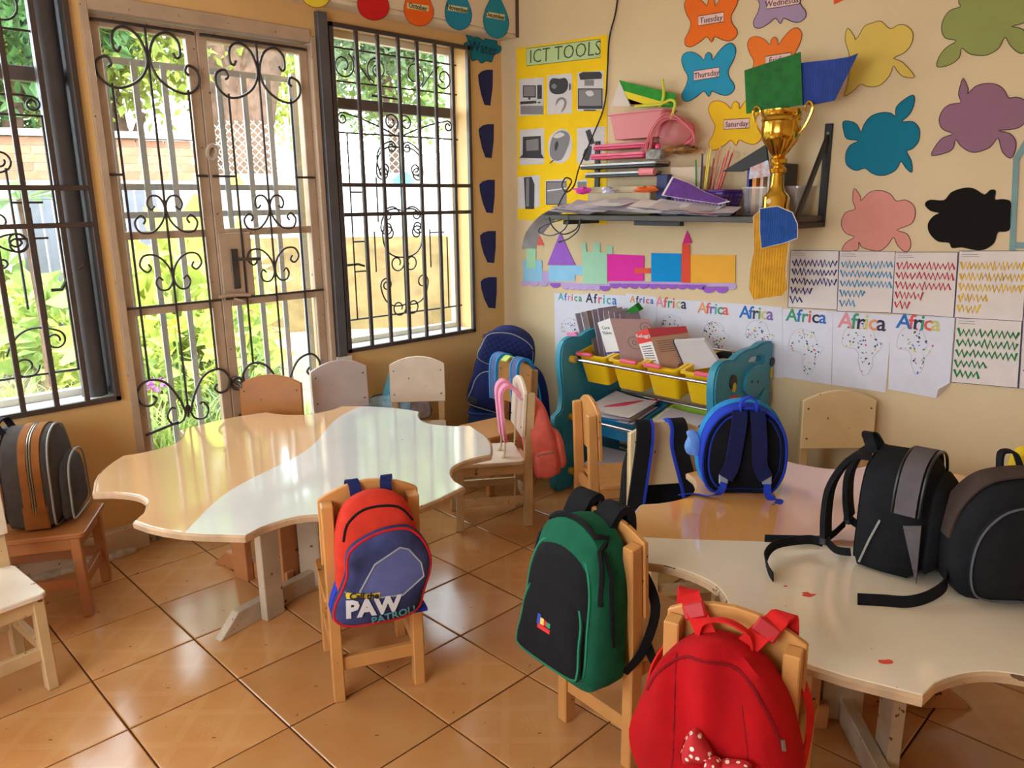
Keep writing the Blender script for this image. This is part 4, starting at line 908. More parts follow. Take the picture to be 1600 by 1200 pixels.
MB().pillow(out2([(-.05, 0), (.05, 0), (.055, .07), (.045, .125), (.028, .11), (0, .115), (-.028, .11), (-.045, .125), (-.055, .07)], 3), .03, .015, .005).build('body', fabric('grey_plush', (146, 136, 138), noise=.4, nscale=30), t2, smooth=True)
# ---- round royal blue bag standing on the near table, straps towards the room
t = thing('backpack', 'round royal blue backpack standing on the table, straps facing out', 'backpack', (2.29, -1.175, TH+.002), math.radians(-139))
t.rotation_euler = (-.06, 0, math.radians(-139)); t.scale = (.9, .9, .92)
RB = out2([(-.10, 0), (0, -.003), (.10, 0), (.142, .06), (.15, .14), (.138, .22), (.10, .285), (.05, .315), (0, .322), (-.05, .315), (-.10, .285), (-.138, .22), (-.15, .14), (-.142, .06)], 4)
MB().pillow(RB, .10, .035, 0).build('body', ROYAL, t, smooth=True)
MB().pillow([(x*.93, .006+z*.965) for x, z in RB], .004, .0, .022).build('back_panel', BLK2, t, smooth=True)
MB().tube([(x, -.003, z) for x, z in RB], .007, 6, True).build('piping', ROYAL, t, smooth=True)
MB().tube([(x*1.01, -.085, z) for x, z in RB], .014, 6, True).build('front_edge', SKY, t, smooth=True)
fin = MB().pillow(out2([(0, 0), (.02, -.01), (.045, .0), (.055, .03), (.045, .06), (.05, .085), (.02, .09), (0, .06)], 4), .02, .012, .012).build('plush_fin', fabric('light_blue_plush', (110, 160, 226), sheen=.3), t, smooth=True); fin.location = (.15, -.07, .12)
for s in (-1, 1):
    x = s*.042
    MB().ribbon([(x*.75, .005, .315), (x*.8, .026, .28), (x, .036, .2), (x*1.2, .034, .12), (x*1.75, .045, .075)], .052, .010, Vector((1, 0, 0))).build('strap', fabric('navy_mesh', (28, 32, 78)), t, smooth=True)
    bkl = MB().box((x*1.85, .052, .062), (.034, .008, .042)).build('buckle', BUCK, t, bevel=.004); bkl.rotation_euler = (.2, 0, 0)
mb = MB().ribbon([(-.078, .05, .055), (-.08, .06, .02), (-.10, .07, .004), (-.12, .075, .004), (-.09, .12, .004), (-.05, .13, .004)], .026, .003, [Vector((1, 0, 0))]*3+[Vector((.6, .7, 0))]*3); mb.build('strap_end', ROYAL, t, smooth=True)
mb = MB().ribbon([(.078, .05, .06), (.09, .06, .03), (.13, .06, .012), (.17, .03, .005), (.21, .035, .006), (.235, .04, .004)], .024, .003, [Vector((1, 0, 0))]*2+[Vector((.1, 1, .4))]*4); mb.build('strap_end', ROYAL, t, smooth=True)
MB().ribbon([(-.028, .0, .315), (-.026, .004, .35), (0, .006, .366), (.026, .004, .35), (.028, .0, .315)], .026, .006, Vector((0, 1, 0))).build('handle', ROYAL, t, smooth=True)
# ---- black bag with grey panel, standing on the near table
t = thing('backpack', 'black backpack with a grey side panel, standing mid-table', 'backpack', (2.757, -1.335, TH+.002), math.radians(92))
BO = dome(.235, .31, wb=.24)
bb = MB().pillow(BO, .145, .03, .01).build('body', BLK, t, smooth=True)
fo = MB().pillow(dome(.19, .25, wb=.20, zb=.02), .03, .015, 0).build('front_pocket', BLK, t, smooth=True); fo.location = (0, -.155, 0)
# grey gusset band over the top edge, with zips either side
band = [(x, z) for x, z in BO if z > .17]
band.sort(key=lambda p: math.atan2(p[1]-.15, p[0]))
MB().ribbon([(x*1.03, -.115, .003+z*1.02) for x, z in band], .05, .006, Vector((0, 1, 0)), 2).build('grey_panel', LGREY, t, smooth=True)
for yy in (-.085, -.148): MB().tube([(x*1.03, yy, .003+z*1.02) for x, z in band], .004, 5).build('zip', BLKP, t, smooth=True)
MB().prism([(-.121, -.16, .004), (-.123, -.115, .15), (-.118, -.155, .16)], (.006, 0, 0)).build('corner_panel', LGREY, t)
MB().tube([(-.122, -.02, .02), (-.124, -.04, .09), (-.122, -.06, .15)], .003, 5).build('side_piping', mat('pale_piping', (150, 146, 140), .6), t)
MB().ribbon([(-.03, .0, .295), (-.02, .02, .33), (.0, .03, .335), (.02, .02, .33), (.03, .0, .295)], .026, .008, Vector((0, 1, 0))).build('handle', BLK, t, smooth=True)
for s in (-1, 1):
    MB().ribbon([(s*.04, .0, .29), (s*.055, .045, .28), (s*.07, .085, .20), (s*.08, .09, .12), (s*.09, .082, .05)], .05, .014, Vector((1, 0, 0))).build('strap', BLK, t, smooth=True)
    MB().ribbon([(s*.10, .01, .03), (s*.10, .05, .025), (s*.09, .085, .045)], .022, .003, Vector((0, .2, 1))).build('strap_end', BLK, t, smooth=True)
    MB().box((s*.09, .085, .04), (.03, .02, .022)).build('buckle', BLKP, t, bevel=.003)
R_ = lambda u, v, z=TH+.016: Matrix.Rotation(math.radians(-92), 3, 'Z') @ (fl(u, v, z)-Vector(t.location))
MB().ribbon([(-.09, .09, .03), R_(1262, 843, TH+.03), R_(1215, 850, TH+.035), R_(1197, 868, TH+.03), R_(1200, 888, TH+.018), R_(1208, 902, TH+.016)], .026, .003, [Vector((0, .1, 1))]*3+[Vector((.3, .4, 1))]*3).build('strap_end', BLK, t, smooth=True)
MB().ribbon([(.08, .09, .03), R_(1290, 841, TH+.012), R_(1240, 842, TH+.012), R_(1195, 841, TH+.012)], .022, .003, [Vector((0, 0, 1))]*4).build('strap_end', BLK, t, smooth=True)
# ---- larger black bag at the right frame edge
t = thing('backpack', 'large black backpack on the table at the right frame edge', 'backpack', (3.045, -1.262, TH+.002), math.radians(39))
BO = out2([(-.12, .004), (0, 0), (.12, .004), (.16, .05), (.165, .14), (.15, .22), (.11, .28), (.05, .30), (-.02, .30), (-.09, .28), (-.14, .22), (-.16, .14), (-.155, .05)], 4)
MB().pillow(BO, .135, .035, .01).build('body', BLK, t, smooth=True)
fo = MB().pillow([(x*.86, .02+z*.8) for x, z in BO], .03, .015, 0).build('front_pocket', BLK, t, smooth=True); fo.location = (0, -.14, 0)
MB().tube([(x*.86, -.168, .02+z*.8) for x, z in BO], .003, 5, True).build('piping', fabric('grey_piping', (90, 88, 90)), t, smooth=True)
band = sorted([(x, z) for x, z in BO if z > .13], key=lambda p: math.atan2(p[1]-.1, p[0]))
MB().ribbon([(x*1.02, -.06, .003+z*1.015) for x, z in band], .075, .005, Vector((0, 1, 0)), 2).build('brown_panel', fabric('brown_grey_nylon', (74, 58, 52)), t, smooth=True)
R2 = lambda u, v, z: Matrix.Rotation(math.radians(-39), 3, 'Z') @ (fl(u, v, z)-Vector(t.location))
MB().ribbon([(-.15, -.06, .07), R2(1478, 910, TH+.04), R2(1455, 930, TH+.022), R2(1420, 940, TH+.016), R2(1380, 938, TH+.014), R2(1340, 936, TH+.014)], .028, .004, [Vector((0, .3, 1))]*6).build('strap_end', BLK, t, smooth=True)
MB().ribbon([(-.02, .0, .295), (-.01, .02, .33), (.02, .02, .33), (.03, 0, .295)], .024, .006, Vector((0, 1, 0))).build('handle', BLK, t, smooth=True)
# ---- bags half hidden behind it
p = fl(1462, 862, TH)
t = thing('bum_bag', 'small dark grey bag squeezed between the two black backpacks', 'bag', (2.93, -1.17, TH+.002), math.radians(20))
MB().pillow(out2([(-.10, 0), (.10, 0), (.12, .06), (.10, .13), (-.09, .135), (-.12, .07)], 4), .08, .02, .01).build('body', BLK, t, smooth=True)
MB().ribbon([(-.11, -.04, .10), (-.05, -.05, .138), (.05, -.05, .138), (.11, -.04, .10)], .07, .004, Vector((0, 1, 0))).build('top_panel', fabric('olive_grey_nylon', (92, 88, 74)), t, smooth=True)
MB().tube([(-.10, -.06, .12), (0, -.075, .14), (.10, -.06, .12)], .005, 5).build('zip', BLKP, t, smooth=True)
t = thing('backpack', 'dark green and yellow bag peeping over the large black backpack', 'backpack', (3.13, -1.02, TH+.002), math.radians(39))
MB().pillow(dome(.26, .32), .10, .03, .01).build('body', fabric('dark_green_nylon', (26, 70, 52)), t, smooth=True)
mb = MB()
for i in range(12): mb.tube([(-.12+i*.02, -.115, .24), (-.12+i*.02, -.12, .30), (-.12+i*.02, -.08, .335)], .007, 5)
mb.build('ribbed_top', fabric('dark_green_nylon', (26, 70, 52)), t, smooth=True)
MB().pillow(out2([(-.16, .2), (-.11, .2), (-.10, .30), (-.135, .31)], 4), .03, .01, .01).build('yellow_panel', fabric('yellow_nylon', (226, 186, 40)), t, smooth=True)
# ---- grey canvas bag with tan trim on the left chair's seat
t = thing('backpack', 'dark grey canvas backpack with tan leather zip trim, on the left chair', 'backpack', (.18, -2.815, .345), math.radians(150))
GO = dome(.28, .36, wb=.29)
MB().pillow(GO, .165, .025, .01).build('body', GREYF, t, smooth=True)
band = sorted([(x, z) for x, z in GO if z > .06], key=lambda p: math.atan2(p[1]-.02, p[0]))
for yy in (-.078, -.122): MB().ribbon([(x*1.02, yy, z*1.01) for x, z in band], .026, .005, Vector((0, 1, 0)), 2).build('tan_trim', TAN, t, smooth=True)
for yy in (-.096, -.104): MB().tube([(x*1.03, yy, z*1.012) for x, z in band], .003, 5).build('zip', M_zip, t, smooth=True)
for s in (-1, 1): MB().box((s*.143, -.10, .045), (.012, .085, .09)).build('tan_corner', TAN, t, bevel=.004)
fo = MB().pillow(dome(.23, .24, wb=.24, zb=.01), .035, .015, 0).build('front_pocket', GREYF, t, smooth=True); fo.location = (0, -.172, 0)
MB().tube([(x, -.215, z) for x, z in dome(.235, .245, wb=.24, zb=.01)], .004, 5, True).build('piping', mat('pale_piping', (150, 146, 140), .6), t, smooth=True)
MB().tube([(x*1.01, -.16, z) for x, z in GO], .004, 5, True).build('piping', mat('pale_piping', (150, 146, 140), .6), t, smooth=True)
for s in (-1, 1):
    MB().ribbon([(s*.05, .0, .34), (s*.06, .04, .33), (s*.08, .07, .22), (s*.09, .06, .1), (s*.12, .01, .03)], .05, .014, Vector((1, 0, 0))).build('strap', GREYF, t, smooth=True)
MB().ribbon([(-.05, -.005, .345), (-.045, .015, .385), (.045, .015, .385), (.05, -.005, .345)], .024, .008, Vector((0, 1, 0))).build('handle', BLK, t, smooth=True)
# ---- blue plastic stool in the corner with the quilted navy bag on it
t = thing('plastic_chair', 'dark blue moulded plastic chair tucked in the corner', 'chair', (.24, -.33, 0), math.radians(40))
M_bl = plastic('dark_blue_plastic', (26, 58, 118), .4)
MB().prism([(x, y, .285) for x, y in rrect(.34, .32, .05)], (0, 0, .018)).build('seat', M_bl, t, bevel=.004)
for a in (-1, 1):
    for b in (-1, 1): MB().bar((a*.165, b*.15, 0), (a*.14, b*.13, .29), .035, .035, (0, 1, 0)).build('leg', M_bl, t, bevel=.004)
MB().prism([(-.15, .15, .24), (.15, .15, .24), (.15, .15, .29), (-.15, .15, .29)], (0, -.012, 0)).build('apron', M_bl, t)
MB().prism([(-.15, -.15, .20), (.15, -.15, .20), (.15, -.15, .29), (-.15, -.15, .29)], (0, .012, 0)).build('apron', M_bl, t)
MB().prism([(x, .165, z) for x, z in out2([(-.15, .29), (.15, .29), (.17, .45), (.13, .58), (0, .61), (-.13, .58), (-.17, .45)], 4)], (0, .014, 0)).build('backrest', M_bl, t, smooth=.6)
t = thing('backpack', 'navy blue backpack with a quilted flap, slumped in the corner', 'backpack', (.205, -.31, .315), math.radians(38))
t.rotation_euler = (.08, .27, math.radians(38))
NO = dome(.33, .50, wb=.34)
nb = MB().pillow(NO, .15, .03, .01).build('body', NAVY, t, smooth=True); f = yfront(nb)
qm = fabric('navy_quilting', (40, 48, 100), noise=.1)
q_ = MB().pillow(out2([(-.15, .29), (0, .275), (.14, .29), (.155, .38), (.125, .47), (0, .505), (-.125, .47), (-.155, .38)], 4), .03, .012, 0).build('flap', qm, t, smooth=True); q_.location = (0, f(0, .36)+.018, 0)
fq = yfront(q_); mb = MB()
for i in range(-7, 8):
    for sg in (-1, 1):
        P = [(x, .385+sg*(x-i*.036)) for x in [(-.15+.012*k) for k in range(26)] if .30 < .385+sg*(x-i*.036) < .47]
        if len(P) > 1: mb.tube([(x, fq(x, z, .001), z) for x, z in P], .0022, 4)
mb.build('quilt_stitching', fabric('dark_navy_thread', (22, 26, 58)), q_, smooth=True)
seam(fq, [(-.15, .30), (0, .285), (.14, .30), (.15, .38), (.12, .46), (0, .495), (-.12, .46), (-.15, .38)], .004, q_, mat('pale_piping', (150, 146, 140), .6), d=.001)
lo = MB().pillow(dome(.28, .24, wb=.30, zb=.015), .04, .02, 0).build('front_pocket', NAVY, t, smooth=True); lo.location = (0, f(0, .12)+.015, 0)
MB().tube([(x, f(0, .12)-.02, z) for x, z in dome(.285, .243, wb=.305, zb=.015)], .003, 5, True).build('piping', mat('pale_piping', (150, 146, 140), .6), t, smooth=True)
MB().box((-.12, f(0, .12)-.04, .055), (.06, .012, .036)).build('rubber_badge', mat('dark_rubber', (40, 40, 44), .7), t, bevel=.003)
# ================================================================== shelf on the back wall and what lies on it
SZ = 1.432                                          # top of the board
M_sh = mat('dark_grey_shelf', (88, 84, 80), .5, .4, noise=.3, nscale=10); M_blkm = mat('black_bracket_steel', (28, 26, 26), .45, .5)
t = thing('wall_shelf', 'long dark grey wall shelf on black steel brackets', 'shelf', (0, 0, SZ))
MB().box2((.585, -.30, -.026), (1.985, -.002, 0)).build('board', M_sh, t, bevel=.003)
for x in (1.965, .70):
    br = MB(); br.box2((x, -.012, -.05), (x+.034, -.001, .385)); br.box2((x, -.27, -.05), (x+.034, -.012, -.028)) ; o = br.build('bracket', M_blkm, t, bevel=.002)
    if x > 1: MB().bar((x+.017, -.26, -.015), (x+.017, -.012, .33), .03, .012, (1, 0, 0)).build('bracket_stay', M_blkm, t, bevel=.002)
    MB().lathe([(.006, 0), (.006, .003)], 8).build('screw', M_zip, o).matrix_local = Matrix.Translation((x+.017, -.012, .345)) @ Matrix.Rotation(PI/2, 4, 'X')
MB().box2((1.17, -.28, -.048), (1.43, -.24, -.027)).build('under_rail', M_blkm, t)
# loose worksheets
random.seed(31)
M_ws = [paper((228, 220, 224)), paper((214, 204, 210)), paper((236, 230, 228)), paper((198, 186, 196))]
def sheet(name, label, c, w, d, rz, m, curl=0., tilt=0., group=None, cat='paper', droop=None):
    """a single curled sheet, w along x, d along y"""
    n = 8; V = []; F = []
    for i in range(n+1):
        for j in range(3):
            x = (i/n-.5)*w; y = (j/2-.5)*d; z = curl*((2*i/n-1)**2) + tilt*x + (droop(x, y) if droop else 0)
            V.append((x, y, z))
    for i in range(n):
        for j in range(2): F.append((i*3+j, i*3+j+1, i*3+j+4, i*3+j+3))
    N = len(V); V += [(x, y, z-.0007) for x, y, z in V]; F += [tuple(N+k for k in f[::-1]) for f in F]
    o = MB().add(V, F).build(name, m, smooth=True, fix=False); o.location = c; o.rotation_euler = (0, 0, rz)
    return tag(o, label, cat, group)
k = 0
for i in range(30):
    x = .73+.029*i+random.uniform(-.02, .02); lay = .004+.0012*i % .02
    hgt = .006+.040*math.sin(PI*min(1, (i+2)/30))*random.uniform(.15, 1)
    sheet('worksheet', 'white worksheet in the loose pile along the shelf front', (x+.02, -.245+random.uniform(-.02, .01), SZ+.022+hgt*.8), .20, .14, random.uniform(-.12, .12), random.choice(M_ws), random.uniform(.001, .006), -.06+random.uniform(-.05, .02), 'loose worksheets on the shelf').rotation_euler[0] = random.uniform(.12, .34)
# covering painted sheet, sagging over the left end
sheet('painted_sheet', 'large grey-white painting bowed over the worksheet pile', (1.02, -.155, SZ+.056), .66, .15, 0, paper((206, 208, 220)), 0, 0, droop=lambda x, y: -.05*(abs(x)/.33)**2.2).rotation_euler[0] = .3
def hang(name, label, P, wvec, m, cat='painting'):
    Q = crom(P, 5); V = []; F = []; wv = Vector(wvec); n = len(Q)
    for p in Q: V += [p, p+wv*.5+Vector((0, 0, .004)), p+wv]
    for i in range(n-1): F += [(i*3+j, i*3+j+1, i*3+j+4, i*3+j+3) for j in range(2)]
    N = len(V); V += [Vector(v)+Vector((.0007, .0007, .0007)) for v in V]; F += [tuple(N+k for k in f[::-1]) for f in F]
    return tag(MB().add(V, F).build(name, m, smooth=True, fix=False), label, cat)
hang('painted_sheet', 'grey painting drooping over the left end of the shelf', [(.78, -.29, SZ+.045), (.66, -.30, SZ+.03), (.56, -.31, SZ-.01), (.47, -.32, SZ-.10), (.44, -.32, SZ-.19)], (.02, .10, .0), mat('grey_painted_paper', (172, 170, 166), .7, noise=.3, nscale=10, dark=(210, 210, 216)))
hang('painted_sheet', 'lilac-white painting hanging furthest out at the left shelf end', [(.70, -.17, SZ+.03), (.58, -.18, SZ+.02), (.48, -.2, SZ-.05), (.40, -.22, SZ-.13)], (.0, .12, .02), paper((190, 192, 220)))
M_blue = mat('blue_crayon_paper', (26, 76, 152), .75, .3, noise=.45, nscale=22, wave=.3, wscale=30); M_yel = mat('ochre_crayon_paper', (214, 150, 26), .75, .3, noise=.25, nscale=22, wave=.4, wscale=26)
def hang2(name, label, pts, y, m, edge):
    """sheet hanging down in front of the shelf: outline given on the plane y"""
    P = [bw(u, v, y) for u, v in pts]
    o = MB().prism([p for i, p in enumerate(P)], (0, .0012, 0)).build(name, m); tag(o, label, 'painting')
    c = sum(P, Vector())/len(P)
    MB().tube([p+Vector((0, .0006, 0)) for p in P], .0022, 4, True).build('paper_margin', paper((226, 206, 190)), o)
    return o
hang2('painted_sheet', 'ochre-yellow painting hanging down from the right end of the shelf', [(1177, 338), (1186, 330), (1240, 345), (1233, 380), (1228, 420), (1231, 452), (1222, 463), (1195, 466), (1178, 469), (1170, 452), (1172, 420), (1178, 390)], -.318, M_yel, 1)
hang2('painted_sheet', 'blue painting folded over the right end of the shelf', [(1187, 326), (1215, 322), (1238, 332), (1246, 350), (1246, 372), (1225, 380), (1190, 388), (1187, 360)], -.328, M_blue, 1)
o = sheet('painted_sheet', 'blue painting lying flat on the shelf beside the trophy', (1.60, -.24, SZ+.012), .30, .16, -.05, M_blue, .004)
MB().ribbon([(-.34, .02, .02), (-.2, -.03, .012), (-.1, -.07, .006), (0.04, -.09, .0)], .02, .002, Vector((0, 1, 0))).build('red_yellow_edge', mat('red_yellow_paint', (214, 90, 50), .8), o)
P = [bw(u, v, -.24) for u, v in ((1037, 305), (1052, 278), (1075, 286), (1100, 300), (1136, 314), (1120, 318), (1080, 312))]
o = tag(MB().prism(P, (.0, .003, .001)).build('painted_sheet', mat('purple_painted_paper', (96, 44, 130), .8, noise=.35, nscale=18)), 'purple painting propped on the worksheet pile', 'painting')
c = sum(P, Vector())/7; MB().prism([c+(p-c)*1.09+Vector((0, .004, 0)) for p in P], (0, .0008, 0)).build('paper_margin', paper((224, 204, 206)), o)
def crumple(name, label, u, v, y, sx, sz, m, cat):
    p = bw(u, v, y); mb = MB(); V = []; F = []; n, r = 8, 5
    for i in range(r+1):
        for j in range(n):
            a = 2*PI*j/n; b = PI*i/r-PI/2; k = random.uniform(.55, 1.35)
            V.append((sx*math.cos(b)*math.cos(a)*k, .05*math.cos(b)*math.sin(a)*k, sz*math.sin(b)*k))
    for i in range(r): F += [(i*n+j, i*n+(j+1) % n, (i+1)*n+(j+1) % n, (i+1)*n+j) for j in range(n)]
    o = mb.add(V, F).build(name, m); o.location = p; return tag(o, label, cat)
crumple('crumpled_foil', 'bright magenta crumpled wrapper at the left of the shelf', 910, 297, -.2, .05, .018, mat('magenta_foil', (232, 60, 180), .4), 'wrapper')
crumple('crumpled_paper', 'orange crumpled paper on the worksheet pile', 1008, 296, -.2, .07, .014, mat('orange_crepe', (240, 110, 40), .8), 'paper')
crumple('crumpled_paper', 'white crumpled paper beside the orange crumple', 952, 297, -.2, .05, .016, paper((214, 214, 234)), 'paper')
# ---- boxes, laptops, folders, tub
def sbox(name, label, cat, u0, v0, u1, v1, y, d, m, bev=.004, rz=0.):
    """upright box from a front rectangle measured at depth y, going back by d"""
    a, b = bw(u0, v0, y), bw(u1, v1, y)
    cx, cz = (a.x+b.x)/2, (a.z+b.z)/2
    t = thing(name, label, cat, (cx, y, min(a.z, b.z)), rz)
    w, h = abs(b.x-a.x), abs(a.z-b.z)
    o = MB().box2((-w/2, 0, 0), (w/2, d, h)).build('body', m, t, bevel=bev); return t, w, h
M_card = mat('cream_cardboard', (206, 190, 160), .85, .2, noise=.1, wave=.15, wscale=60)
t, w_, h_ = sbox('cardboard_box', 'cream corrugated box under the laptops', 'box', 918, 280, 1015, 322, -.13, .11, M_card)
t.location.z = SZ+.001
MB().box2((-w_/2-.001, -.001, h_*.78), (w_/2+.001, .112, h_*.80)).build('lid_edge', mat('brown_edge', (150, 120, 90), .8), t)
def slab(name, label, cat, u0, u1, vb, vt, y, d, mtop, medge, rz=0.):
    a, b = bw(u0, vb, y), bw(u1, vt, y); w, h = b.x-a.x, b.z-a.z
    t = thing(name, label, cat, ((a.x+b.x)/2, y+d/2, a.z), rz)
    MB().prism([(x, yy, 0) for x, yy in rrect(w, d, .012)], (0, 0, h*.45)).build('base', mtop, t, bevel=.002)
    MB().prism([(x, yy, h*.5) for x, yy in rrect(w, d, .012)], (0, 0, h*.5)).build('lid', medge, t, bevel=.002)
    return t
M_lap = mat('black_laptop', (34, 32, 34), .35); M_sil = mat('silver_laptop', (170, 166, 164), .3, metal=.6)
slab('laptop', 'closed laptop directly on the cream box, lower of two', 'laptop', 913, 1012, 278, 266, -.13, .11, M_lap, M_sil)
slab('laptop', 'closed laptop, upper of two, under the red folders', 'laptop', 905, 1025, 265, 251, -.14, .12, M_lap, M_sil)
M_fold = plastic('crimson_folder', (206, 48, 92), .3)
slab('folder_case', 'crimson plastic folder, lower of the pair on the laptops', 'folder', 921, 1006, 250, 236, -.14, .12, M_fold, plastic('pink_folder', (226, 96, 128), .3))
slab('folder_case', 'crimson plastic folder, upper of the pair below the pink tub', 'folder', 926, 1008, 235, 221, -.14, .12, M_fold, plastic('pink_folder', (226, 96, 128), .3), .05)
M_tub = mat('translucent_pink_plastic', (240, 156, 160), .35, .5, transl=.3)
def tub(name, label, cat, c, wt, dt, wb, db, h, m, rz=0., rim=.012, th=.003, tilt=0., parent=None):
    """open tapered bin with rim"""
    t = thing(name, label, cat, c, rz) if parent is None else parent
    t.rotation_euler = (tilt, 0, rz)
    R = [rrect(wb, db, .018), rrect(wt, dt, .022), rrect(wt+2*rim, dt+2*rim, .026), rrect(wt+2*rim, dt+2*rim, .026), rrect(wt-2*th, dt-2*th, .02), rrect(wb-2*th, db-2*th, .016)]
    Z = [0, h-.008, h-.008, h, h, th]; V = []; F = []; n = len(R[0])
    for r, z in zip(R, Z): V += [(x, y, z) for x, y in r]
    for i in range(5): F += [(i*n+j, i*n+(j+1) % n, (i+1)*n+(j+1) % n, (i+1)*n+j) for j in range(n)]
    F += [tuple(range(n-1, -1, -1)), tuple(range(5*n, 6*n))]
    MB().add(V, F).build('tub', m, t, smooth=.5); return t
a, b = bw(950, 219, -.13), bw(1030, 170, -.13)
pt = tub('plastic_tub', 'pink plastic tub on top of the red folders', 'tub', ((a.x+b.x)/2+.01, -.075, a.z), b.x-a.x+.02, .11, b.x-a.x-.04, .09, b.z-a.z, M_tub)
P = [bw(967, 125, -.09), bw(1056, 147, -.09), bw(1055, 168, -.09), bw(985, 166, -.09)]
ps = tag(MB().prism(P, (0, .0015, 0)).build('painted_sheet', mat('green_crayon_paper', (40, 150, 40), .8, noise=.3, nscale=20)), 'green, yellow and red striped painting standing in the pink tub', 'painting')
for pts, m in (([(975, 142), (1048, 163), (985, 163)], mat('yellow_crayon', (230, 206, 40), .8)), ([(981, 154), (1010, 164), (986, 165)], mat('red_crayon_paper', (200, 50, 40), .8))): MB().prism([bw(u, v, -.0915) for u, v in pts], (0, .001, 0)).build('stripe', m, ps)
MB().prism([bw(u, v, -.088) for u, v in ((968, 126), (955, 166), (985, 166))], (0, .001, 0)).build('paper_back', paper((224, 208, 200)), ps)
yc = MB().tube(crom([bw(1030, 168, -.12), bw(1037, 150, -.12), bw(1035, 124, -.12)], 4)+[], .008, 6)
tag(yc.build('pipe_cleaner', mat('lime_yellow_tube', (206, 206, 60), .6), smooth=True), 'upright lime-yellow tube sticking out of the pink tub', 'tube')
tag(MB().tube(crom([bw(992, 166, -.135), bw(1030, 163, -.135), bw(1048, 156, -.135), bw(1055, 163, -.135), bw(1048, 185, -.135)], 4), .007, 6).build('pipe_cleaner', mat('lime_yellow_tube', (206, 206, 60), .6), smooth=True), 'lime-yellow tube bent over the rim of the pink tub', 'tube')
# pink net bag: soft veil of threads
t = thing('net_bag', 'pink net bag slumped beside the pink tub', 'bag', bw(1052, 205, -.10))
mb = MB()
for i in range(26):
    a = i/26; P = [bw(1008+8*math.sin(i), 238-6*a, -.16+.12*a), bw(1018+22*a+random.uniform(-4, 4), 205-20*a, -.15+.11*a), bw(1045+20*a+random.uniform(-4, 4), 180+10*a+random.uniform(-4, 4), -.15+.12*a), bw(1078+8*a, 195+12*random.random(), -.14+.11*a), bw(1084-10*a, 215+12*random.random(), -.13+.1*a), bw(1060, 232, -.12+.08*a)]
    mb.tube([p-Vector(t.location) for p in crom(P, 4)], .0022, 4)
mb.build('net_threads', mat('pink_net', (240, 140, 150), .6, transl=.3), t, smooth=True)
o = MB().pillow(out2([(-.06, -.06), (.05, -.06), (.085, -.02), (.07, .03), (.0, .05), (-.05, .02)], 4), .07, .03, .01).build('net_body', glass_mat('pink_veil', (1, .86, .88), .02, .3, .25, (240, 150, 160)), t, smooth=True)
o.location = (0, .04, 0)
sbox('small_carton', 'small black and white carton on the laptops', 'carton', 1008, 250, 1032, 233, -.16, .05, mat('black_white_print', (170, 166, 160), .6, noise=.8, nscale=30, dark=(40, 38, 40)))
tag(MB().lathe([(.001, -.012), (.012, -.008), (.014, 0), (.01, .01), (.002, .013)], 12, bw(1028, 229, -.17)).build('pink_ball', plastic('hot_pink', (240, 70, 130)), smooth=True), 'small hot pink ball on the black and white carton', 'ball')
crumple('snack_packet', 'brown and orange snack packet on the white carton', 1062, 234, -.12, .09, .022, mat('brown_orange_packet', (176, 116, 50), .5, noise=.6, nscale=24, dark=(70, 44, 30)), 'packet')
t, w_, h_ = sbox('carton', 'white carton behind the purple basket', 'carton', 1045, 322, 1098, 245, -.10, .085, mat('pale_carton', (214, 190, 166), .8))
t.location.z = SZ+.001
t, w_, h_ = sbox('tape_roll_box', 'dark blue roll standing beside the laptops', 'roll', 1024, 322, 1044, 258, -.15, .04, mat('dark_blue_box', (24, 36, 92), .5))
t.location.z = SZ+.001
tag(MB().tube([bw(1000, 268, -.15), bw(1023, 268, -.15)], .018, 12).build('foam_roll', mat('pink_foam', (236, 140, 150), .8), smooth=.6), 'pink foam roll at the end of the laptops', 'roll')
# ---- purple basket with pencils
a, b = bw(1062, 322, -.19), bw(1172, 262, -.19)
W_ = .30; H_ = .115; cx = 1.47
t = thing('plastic_basket', 'purple plastic basket of pencils on the shelf', 'basket', (cx, -.12, SZ+.001), -.12)
M_pur = plastic('purple_plastic', (82, 44, 136), .35)
wt, wb, dt, db = W_, W_-.06, .15, .12
for sy in (-1, 1):
    mb = MB(); nx, nz = 13, 5
    for i in range(nx+1):
        f_ = i/nx-.5
        mb.bar((f_*wb, sy*db/2, .002), (f_*wt, sy*dt/2, H_-.014), .008, .003, (0, 1, 0))
    for j in range(nz+1):
        g_ = j/nz; ww = wb+(wt-wb)*g_; dd = db+(dt-db)*g_; mb.box((0, sy*dd/2, .004+g_*(H_-.02)), (ww, .004, .008))
    mb.build('lattice_side', M_pur, t)
for sx_ in (-1, 1):
    mb = MB()
    for i in range(7): f_ = i/6-.5; mb.bar((sx_*wb/2, f_*db, .002), (sx_*wt/2, f_*dt, H_-.014), .003, .008, (0, 1, 0))
    for j in range(6):
        g_ = j/5; ww = wb+(wt-wb)*g_; dd = db+(dt-db)*g_; mb.box((sx_*ww/2, 0, .004+g_*(H_-.02)), (.004, dd, .008))
    mb.build('lattice_side', M_pur, t)
MB().box2((-wb/2, -db/2, 0), (wb/2, db/2, .004)).build('base', M_pur, t)
MB().tube([(x, y, H_-.006) for x, y in rrect(wt, dt, .02)], .007, 6, True).build('rim', M_pur, t, smooth=True)
